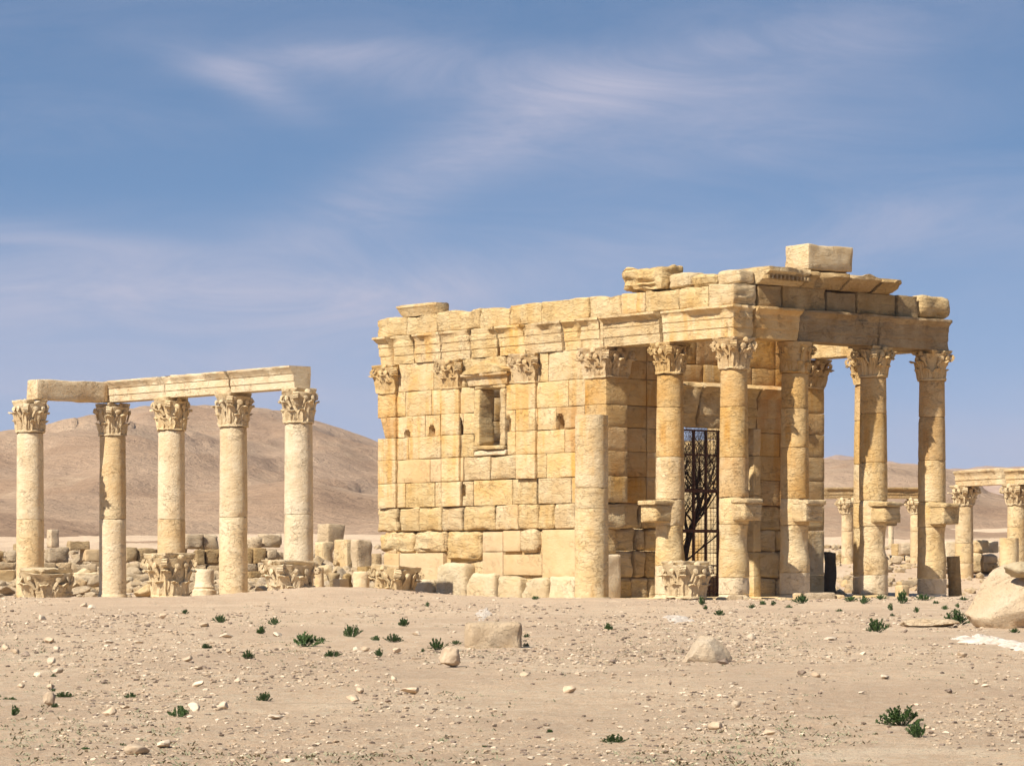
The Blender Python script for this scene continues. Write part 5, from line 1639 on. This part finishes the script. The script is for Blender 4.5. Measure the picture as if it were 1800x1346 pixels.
# ------------------------------------------------------------------ ruins behind
def rb(px0, px1, y0, y1, d, mat=RUIN, parent=None, label=None, name=None, ratio=.45, yaw=PHI, sinkpx=0, cat='stone block', worn=1.0, grp=None, tilt=0):
    """squared ruin block filling a photograph rectangle at distance d"""
    W = (px1 - px0) * d / F; z1 = EZ + (HY - y0) * d / F; z0 = EZ + (HY - y1 - sinkpx) * d / F
    c, s = abs(math.cos(yaw)), abs(math.sin(yaw))
    b = min(W * ratio / max(s, .2), 1.0 if W > 1 else .8)
    a = max(.15, (W - b * s) / c)
    v, f = stone_geo((-a / 2, -b / 2, -.25), (a / 2, b / 2, z1 - z0), r=.04 * worn, amp=.025 * worn, wear=.07 * worn, cell=.16, strat=.01)
    x, y = P((px0 + px1) / 2, d)
    o = mk(name or ('wall_block' if parent else 'ruin_block'), v, f, mat, parent, angle=45)
    loc = Vector((x, y, z0))
    o.location = loc - parent.location if parent else loc
    o.rotation_euler = (0, tilt, yaw)
    if not parent: tag(o, label, cat, grp)
    return o
def wall(px, d, label, blocks, yaw=.42):
    """a wall face running along one line; every block keeps its own front in that line"""
    x, y = P(px, d)
    w = empty('ruined_wall', (x, y, 0), yaw); tag(w, label, 'wall', 'low ruined walls behind the columns')
    c, s = math.cos(yaw), math.sin(yaw)
    for b in blocks:
        px0, px1, y0, y1, dd = b[:5]
        m = b[5] if len(b) > 5 else RUIN
        if m is BROWN and rnd.random() < .5: m = RUIN
        wn = b[6] if len(b) > 6 else 1.0
        off = (dd - d) * .35                       # set back from or before the line, across the wall
        def along(p):
            k = (p - CX) / F
            # local x where the sight line meets the wall plane y = off
            ax = x - off * s; ay = y + off * c
            return (k * ay - ax) / (c - k * s)
        a0, a1 = along(px0), along(px1)
        dm = y + (a0 + a1) / 2 * s + off * c
        z1 = EZ + (HY - y0) * dm / F; z0 = EZ + (HY - y1) * dm / F
        v, f = stone_geo((a0 + .01, off, z0 - (.3 if y1 > 1030 else 0)), (a1 - .01, off + rnd.uniform(.55, .75), z1), r=.04 * wn, amp=.05 * wn, wear=.10 * wn, cell=.12, strat=.02)
        mk('wall_block', v + np.array([0, rnd.uniform(-.10, .08), rnd.uniform(-.02, .02)]), f, m, w, angle=45)
wall(40, 116, 'low ruined wall of rough blocks behind the leftmost column', [
    (-20, 12, 966, 988, 115, BROWN, 1.6), (12, 31, 968, 988, 114.5, RUIN, 1.6), (-20, 30, 988, 1001, 114), (-30, 31, 1001, 1034, 112, SMOOTH), (-20, 5, 1034, 1058, 110, BROWN), (5, 32, 1035, 1058, 110, BROWN),
    (76, 99, 988, 1001, 114, BROWN), (99, 126, 988, 1000, 114), (126, 172, 991, 1006, 113.5), (86, 126, 962, 989, 116, RUIN, 1.5), (122, 158, 951, 967, 119, BROWN),
    (137, 178, 1005, 1026, 112, PALE), (140, 178, 1026, 1056, 111, BROWN), (150, 178, 964, 986, 118, SMOOTH)])
wall(250, 117, 'ruined wall of dark blocks seen between corner and third column', [
    (221, 242, 962, 988, 117, BROWN), (242, 281, 963, 988, 117, BROWN), (221, 247, 988, 1009, 116, BROWN), (248, 275, 988, 1009, 116, BROWN), (222, 270, 1007, 1040, 113, BROWN, 1.6), (221, 270, 1039, 1056, 112, BROWN)])
wall(360, 117, 'coursed ruined wall behind the third and fourth columns', [
    (326, 360, 938, 965, 118, BROWN, 1.5), (356, 386, 937, 965, 118.5, RUIN, 1.5), (345, 361, 965, 992, 117, BROWN), (361, 388, 965, 992, 117, BROWN), (345, 366, 992, 1012, 116.5, BROWN), (366, 388, 992, 1014, 116.5, BROWN),
    (330, 350, 1001, 1036, 112, PALE)])
wall(465, 117, 'coursed ruined wall seen between the fourth and fifth columns', [
    (434, 461, 944, 964, 118, BROWN, 1.5), (461, 502, 938, 962, 118.5, RUIN, 1.3), (434, 445, 964, 992, 117, BROWN), (445, 469, 962, 991, 117, BROWN), (470, 486, 964, 982, 117), (481, 503, 968, 985, 117, PALE),
    (434, 455, 991, 1004, 116.5, BROWN), (455, 480, 990, 1004, 116.5, BROWN), (437, 474, 1003, 1018, 113, BROWN, 1.8), (437, 455, 1016, 1040, 112.5, BROWN, 1.8), (455, 476, 1016, 1040, 112.5, BROWN, 1.8)])
rb(81, 105, 930, 952, 132, RUIN, None, 'square block on the rise behind the leftmost column')
rb(555, 606, 921, 953, 124, RUIN, None, 'tilted slab perched on the ruins right of the fifth column', tilt=.06)
rb(552, 588, 952, 988, 121, PALET, None, 'upright pale slab under the tilted slab')
rb(586, 625, 948, 993, 119, PALET, None, 'tall cracked block beside the upright pale slab', ratio=.7)
rb(614, 655, 948, 994, 117.5, RUIN, None, 'big dark-faced block near the temple rear corner', ratio=.35, worn=1.8)
rb(651, 672, 971, 996, 114, BROWN, None, 'small block between the big dark-faced block and the temple')
rb(584, 614, 1017, 1036, 102, PALET, None, 'small squared block among dark rubble by the rear capital')
rb(575, 600, 1006, 1034, 106, BROWN, None, 'dark jagged stone behind the small squared block', worn=2.2)
rb(598, 622, 1007, 1034, 107, BROWN, None, 'dark jagged stone right of another behind the small block', worn=2.2)
rb(20, 78, 955, 970, 121, BROWN, None, 'long brown block on the rise at far left', worn=1.5)
rb(178, 224, 958, 980, 121, BROWN, None, 'brown block hidden behind the corner column', worn=1.5)
rb(284, 330, 950, 985, 120, BROWN, None, 'brown block behind the third column', worn=1.5)
rb(386, 434, 955, 990, 120, BROWN, None, 'brown block behind the fourth column', worn=1.5)
rb(625, 668, 994, 1008, 113, BROWN, None, 'low dark block under the big dark-faced one')
def stump(px, wpx, y0, y1, d, label, mat=PALE, molded_=False):
    x, y = P(px, d); r = wpx * d / F / 2; z1 = EZ + (HY - y0) * d / F; z0 = EZ + (HY - y1) * d / F
    pr = [(r * .3, z0 - .2), (r, z0 - .19)]
    if molded_: pr = [(r * .3, z0 - .2), (r * 1.25, z0 - .19), (r * 1.27, z0 + .06), (r * 1.05, z0 + .1), (r * 1.12, z0 + .16), (r * 1.0, z0 + .2)]
    pr += [(r * .98, z0 + (z1 - z0) * t) for t in (.45, .6, .75, .9)] + [(r * .95, z1 - .03), (r * .88, z1), (r * .3, z1 + .005)]
    v, f = lathe_geo(pr, 32, .03, 3)
    o = mk('column_stump', v, f, mat, None, angle=45); o.location = (x, y, 0)
    tag(o, label, 'column stump')
stump(359, 34, 1000, 1040, 105, 'short column stump with moulded base left of the fourth column', PALE, True)
stump(561, 17, 997, 1032, 103, 'narrow column stump right of the fifth column', PALET)
stump(635, 30, 1004, 1036, 101, 'squat pale column stump beside the rear capital', PALE)
# rubble on the rise
def rubble(name, pr, d0, d1, n, label, size=(.06, .28), seed=3):
    r = np.random.RandomState(seed)
    mb = MB()
    V0, F0 = _ico[1]
    for i in range(n):
        px = r.uniform(*pr); d = r.uniform(d0, d1); x, y = P(px, d)
        s = size[0] + (size[1] - size[0]) * r.rand() ** 2.2
        v = V0 * np.array([1, .8, .6]) * s * (1 + .45 * (r.rand(len(V0)) - .5))[:, None]
        a = r.rand() * 6.28; c, q = math.cos(a), math.sin(a)
        mb.add(np.stack([v[:, 0] * c - v[:, 1] * q + x, v[:, 0] * q + v[:, 1] * c + y, v[:, 2] + H(x, y) + s * .2], 1), F0)
    o = mb.build(name, RUIN, None, smooth=False); o['kind'] = 'stuff'; o['label'] = label
rubble('rubble', (-60, 700), 106, 150, 1100, 'rubble strewn on the rise behind the colonnade')
rubble('rubble', (560, 668), 112, 121, 160, 'heap of broken stones beside the temple rear corner', (.2, .6), 31)
rubble('rubble', (-60, 665), 109, 124, 900, 'broken building stones packed between the ruined walls', (.15, .5), 12)
rubble('rubble', (1430, 1900), 108, 170, 900, 'rubble strewn on the ground behind the porch', seed=5)
# jumbled stones among the ruined walls, each one a stone of its own
def jumble():
    r = random.Random(77)
    meshes = []
    for k in range(8):
        v, f = rock_geo(700 + k, 3, 12, .07, (1, .8, .75), (.42, .75))
        o = mk('rubble_stone', v, f, RUIN if k % 3 else PALET, None, angle=40); meshes.append(o.data); bpy.data.objects.remove(o)
    def put(px, d, s, zoff, lb, gp):
        x, y = P(px, d)
        o = bpy.data.objects.new('rubble_stone', meshes[r.randrange(8)]); COL.objects.link(o)
        o.location = (x, y, H(x, y) + s * .35 + zoff); o.scale = (s * r.uniform(.9, 1.4), s * r.uniform(.8, 1.2), s * r.uniform(.6, 1.1)); o.rotation_euler = (r.uniform(-.5, .5), r.uniform(-.5, .5), r.uniform(0, 6.3))
        tag(o, lb, 'stone', gp)
    for k in range(120):
        put(r.uniform(-10, 545), r.uniform(107, 122), r.uniform(.16, .48), r.choice((0, 0, .2)), 'broken stone in the jumble of ruins behind the free colonnade', 'broken stones behind the free colonnade')
    for k in range(26):
        put(r.uniform(556, 664), r.uniform(108, 121), r.uniform(.18, .5), r.choice((0, .2, .4)), 'broken stone heaped beside the temple rear corner', 'broken stones heaped beside the temple rear corner')
    for k in range(40):
        put(r.uniform(1450, 1800), r.uniform(112, 128), r.uniform(.12, .38), 0, 'broken stone lying on the ground behind the porch', 'broken stones behind the porch')
jumble()
# threshold and kerb stones before the porch
for i, (px, y1, w, h, lb) in enumerate([
    (1216, 1056, 26, 8, 'low stone under the fallen capital at the porch foot'), (1243, 1057, 24, 7, 'flat kerb stone left of the second porch column'), (1268, 1057, 20, 9, 'kerb stone at the foot of the second porch column'),
    (1291, 1059, 26, 13, 'rounded kerb stone right of the second porch column foot'), (1377, 1058, 26, 8, 'kerb stone left of the third porch column'), (1402, 1056, 16, 14, 'upright kerb stone before the third porch column'),
    (1440, 1055, 54, 14, 'long kerb block between third and fourth porch columns'), (1476, 1055, 14, 10, 'short kerb block right of the long one'), (1520, 1055, 44, 10, 'kerb stone before the fourth porch column'),
    (1562, 1056, 26, 8, 'kerb stone right of the fourth porch column'), (1597, 1060, 20, 8, 'stone beside the dense dark shrub'), (1335, 1059, 30, 6, 'thin kerb slab between second and third porch columns')]):
    x, y = P(px, 88.6); W = w * 88.6 / F; hh = h * 88.6 / F
    v, f = stone_geo((-W / 2, -.22, -.3), (W / 2, .22, hh), r=.05, amp=.03, wear=.06, cell=.1)
    o = mk('kerb_stone', v, f, PALET if i % 3 else RUIN, None, angle=50); o.location = (x, y, EZ + (HY - y1) * 88.6 / F); o.rotation_euler = (0, 0, rnd.uniform(-.15, .25))
    tag(o, lb, 'stone', 'kerb stones along the porch foot')

# ------------------------------------------------------------------ right background
def far_column(px, d, r, ycap_top, hcap, half, joints, label, mat=PALET, seed=1, ybot=1050):
    x, y = P(px, d)
    c = empty('column', (x, y, 0), PHI); tag(c, label, 'column', 'columns of the far colonnades')
    z = lambda py: EZ + (HY - py) * d / F
    zt = z(ycap_top); zc = zt - hcap; z0 = z(ybot)
    zz = [z0 - .2] + sorted(z(j) for j in joints) + [zc - .02]
    for i in range(len(zz) - 1): drum_obj(c, r, r * .94, zz[i], zz[i + 1], zz[0], zc, mat, amp=.009, seg=32)
    mk_capital(c, zc, r * .95, hcap, half, CAPM, seed, .15)
    return zt
zt1 = far_column(1695, 118, .335, 853, .72, .57, [955, 990], 'column at the left end of the right-hand beam pair', seed=401)
zt2 = far_column(1787, 114.5, .335, 851, .72, .57, [926], 'column at the right edge of the picture', seed=402)
zt3 = far_column(1490, 124, .245, 876, .58, .42, [934, 980, 1026], 'slender far column seen right of the temple anta', seed=403)
zt4 = far_column(1611, 124, .245, 876, .58, .42, [934, 980], 'slender far column half hidden behind the last porch column', seed=404)
def far_beam(px0, px1, y0, y1, d0, d1, label, mat=PALET, th=.55):
    """beam between two points, running from (px0,d0) to (px1,d1)"""
    a = Vector((*P(px0, d0), 0)); b = Vector((*P(px1, d1), 0)); L = (b - a).length
    dm = (d0 + d1) / 2
    z0, z1 = EZ + (HY - y1) * dm / F, EZ + (HY - y0) * dm / F
    h = z1 - z0
    o = molded('stone_beam', 0, L, -th / 2, th / 2, [(0, 0), (.35 * h, .005), (.37 * h, .03), (.66 * h, .035), (.8 * h, .10), (.86 * h, .13), (h, .13)], ('-y',), mat, None, chip=.45, amp=.03, cell=.14, topamp=.05)
    o.location = (a.x, a.y, z0); o.rotation_euler = (0, 0, math.atan2(b.y - a.y, b.x - a.x)); tag(o, label, 'stone beam', 'stone beams of the far colonnades')
far_beam(1691, 1773, 825, 853, 118.3, 115.2, 'weathered beam on the right-hand far columns')
far_beam(1779, 1850, 823, 851, 115.0, 112.5, 'weathered beam running off at the right edge')
far_beam(1436, 1548, 857, 876, 124.4, 124.0, 'level beam of the far colonnade right of the temple anta', BROWN)
far_beam(1549, 1625, 857, 876, 124.0, 124.2, 'level beam of the far colonnade behind the last porch column', BROWN)
broken_column(1774, 111, .33, [EZ + (1020 - 945) * 111 / F], 'short broken column behind the huge boulder', PALET, base=False, grp=None)
broken_column(1679, 98, .20, [EZ + (1020 - 977) * 98 / F], 'rough leaning column stump right of the last porch column', BROWN, base=False, lean=-.05, z0=-.3, amp=.03)
broken_column(1566, 150, .125, [EZ + (1020 - 960) * 150 / F, EZ + (1020 - 917) * 150 / F], 'thin distant pillar seen beside the fourth porch column', PALET, base=False)
rb(1448, 1471, 969, 1046, 106, DUSK, None, 'dark upright stone slab standing behind the porch', ratio=.25, yaw=.3, name='upright_slab', cat='stone slab')
rb(1566, 1588, 955, 979, 130, BROWN, None, 'capped stone box on the distant ruins', name='stone_box')
wall(1588, 126, 'low wall of flat blocks and round boulders behind the porch', [
    (1568, 1592, 975, 991, 124, PALET), (1592, 1609, 975, 990, 124, PALET), (1571, 1595, 989, 1012, 122, PALE, 2.6), (1595, 1612, 990, 1010, 122, PALE, 2.6), (1500, 1514, 985, 1008, 123, RUIN),
    (1474, 1482, 972, 1000, 122, BROWN), (1586, 1610, 954, 976, 128, RUIN, 1.5)], yaw=.12)
rb(1572, 1600, 1028, 1050, 104, PALET, None, 'hollow stone with a dark round hole behind the porch', name='hollow_stone', worn=1.6)
wall(1725, 120, 'pale ruined wall of mixed blocks in front of the far right columns', [
    (1712, 1738, 950, 972, 119, PALET, 1.4), (1738, 1757, 952, 972, 119.5, PALE), (1710, 1733, 972, 1006, 118, PALET), (1733, 1757, 974, 990, 117, BROWN, 1.5), (1733, 1757, 988, 1003, 117, BROWN, 1.5),
    (1664, 1684, 950, 984, 121, PALE), (1790, 1812, 985, 1002, 117, PALE), (1684, 1690, 945, 986, 121, PALE)], yaw=.12)
# distant town
def house(px, w, y0, y1, d, mat, label):
    x, y = P(px, d); W = w * d / F; z0 = EZ + (HY - y1) * d / F - 1; z1 = EZ + (HY - y0) * d / F
    h = empty('house', (x, y, z0)); tag(h, label, 'building', 'distant buildings of the town')
    v, f = box_geo((-W / 2, -3, 0), (W / 2, 3, z1 - z0)); mk('walls', v, f, mat, h, smooth=False)
    v, f = box_geo((-W / 2 - .15, -3.15, z1 - z0), (W / 2 + .15, 3.15, z1 - z0 + .25)); mk('roof', v, f, mat, h, smooth=False)
    n = max(1, int(W / 1.6))
    for i in range(n):
        cx = -W / 2 + (i + .5) * W / n
        v, f = box_geo((cx - .3, -3.05, (z1 - z0) * .6), (cx + .3, -2.99, (z1 - z0) * .8)); mk('window', v, f, TOWNB, h, smooth=False)
for a in [(1574, 7, 944, 953, 700, TOWNW, 'white far house, leftmost of the distant row'), (1581, 6, 942, 953, 710, TOWNB, 'blue-grey far house next to the leftmost white one'), (1587, 5, 945, 953, 700, TOWNW, 'small white far house in the middle of the row'),
          (1593, 6, 947, 953, 690, TOWNB, 'low blue-grey far house at the right end of the row'), (1734, 10, 947, 953, 720, TOWNB, 'dark low far building among the distant posts')]: house(*a)
for i, px in enumerate([1476, 1575, 1591, 1598, 1714, 1718, 1721, 1726, 1731, 1738, 1744, 1749, 1752, 1757, 1761, 1766, 1770]):
    x, y = P(px, 650); z = EZ + (HY - 953) * 650 / F - 1
    v, f = tube_geo((0, 0, 0), (0, 0, 1 + rnd.uniform(6, 15) * 650 / F), .14, .10, 5)
    o = mk('utility_post', v, f, POSTM, None); o.location = (x, y, z)
    tag(o, 'thin grey post on the distant plain', 'post', 'thin posts on the distant plain')
# ------------------------------------------------------------------ thin desert haze over the far hills
def haze():
    v, f = box_geo((-10500, -70, -8), (10500, 4600, 125))
    m = bpy.data.materials.new('thin_haze'); m.use_nodes = True
    nt = m.node_tree; nt.nodes.clear()
    out = nt.nodes.new('ShaderNodeOutputMaterial'); pv = nt.nodes.new('ShaderNodeVolumePrincipled')
    pv.inputs['Color'].default_value = (0.86, 0.88, 0.96, 1); pv.inputs['Density'].default_value = 0.00011; pv.inputs['Anisotropy'].default_value = 0.2
    nt.links.new(pv.outputs[0], out.inputs['Volume'])
    o = mk('haze', v, f, m, None, smooth=False); o['kind'] = 'stuff'; o['label'] = 'thin pale desert haze'
haze()
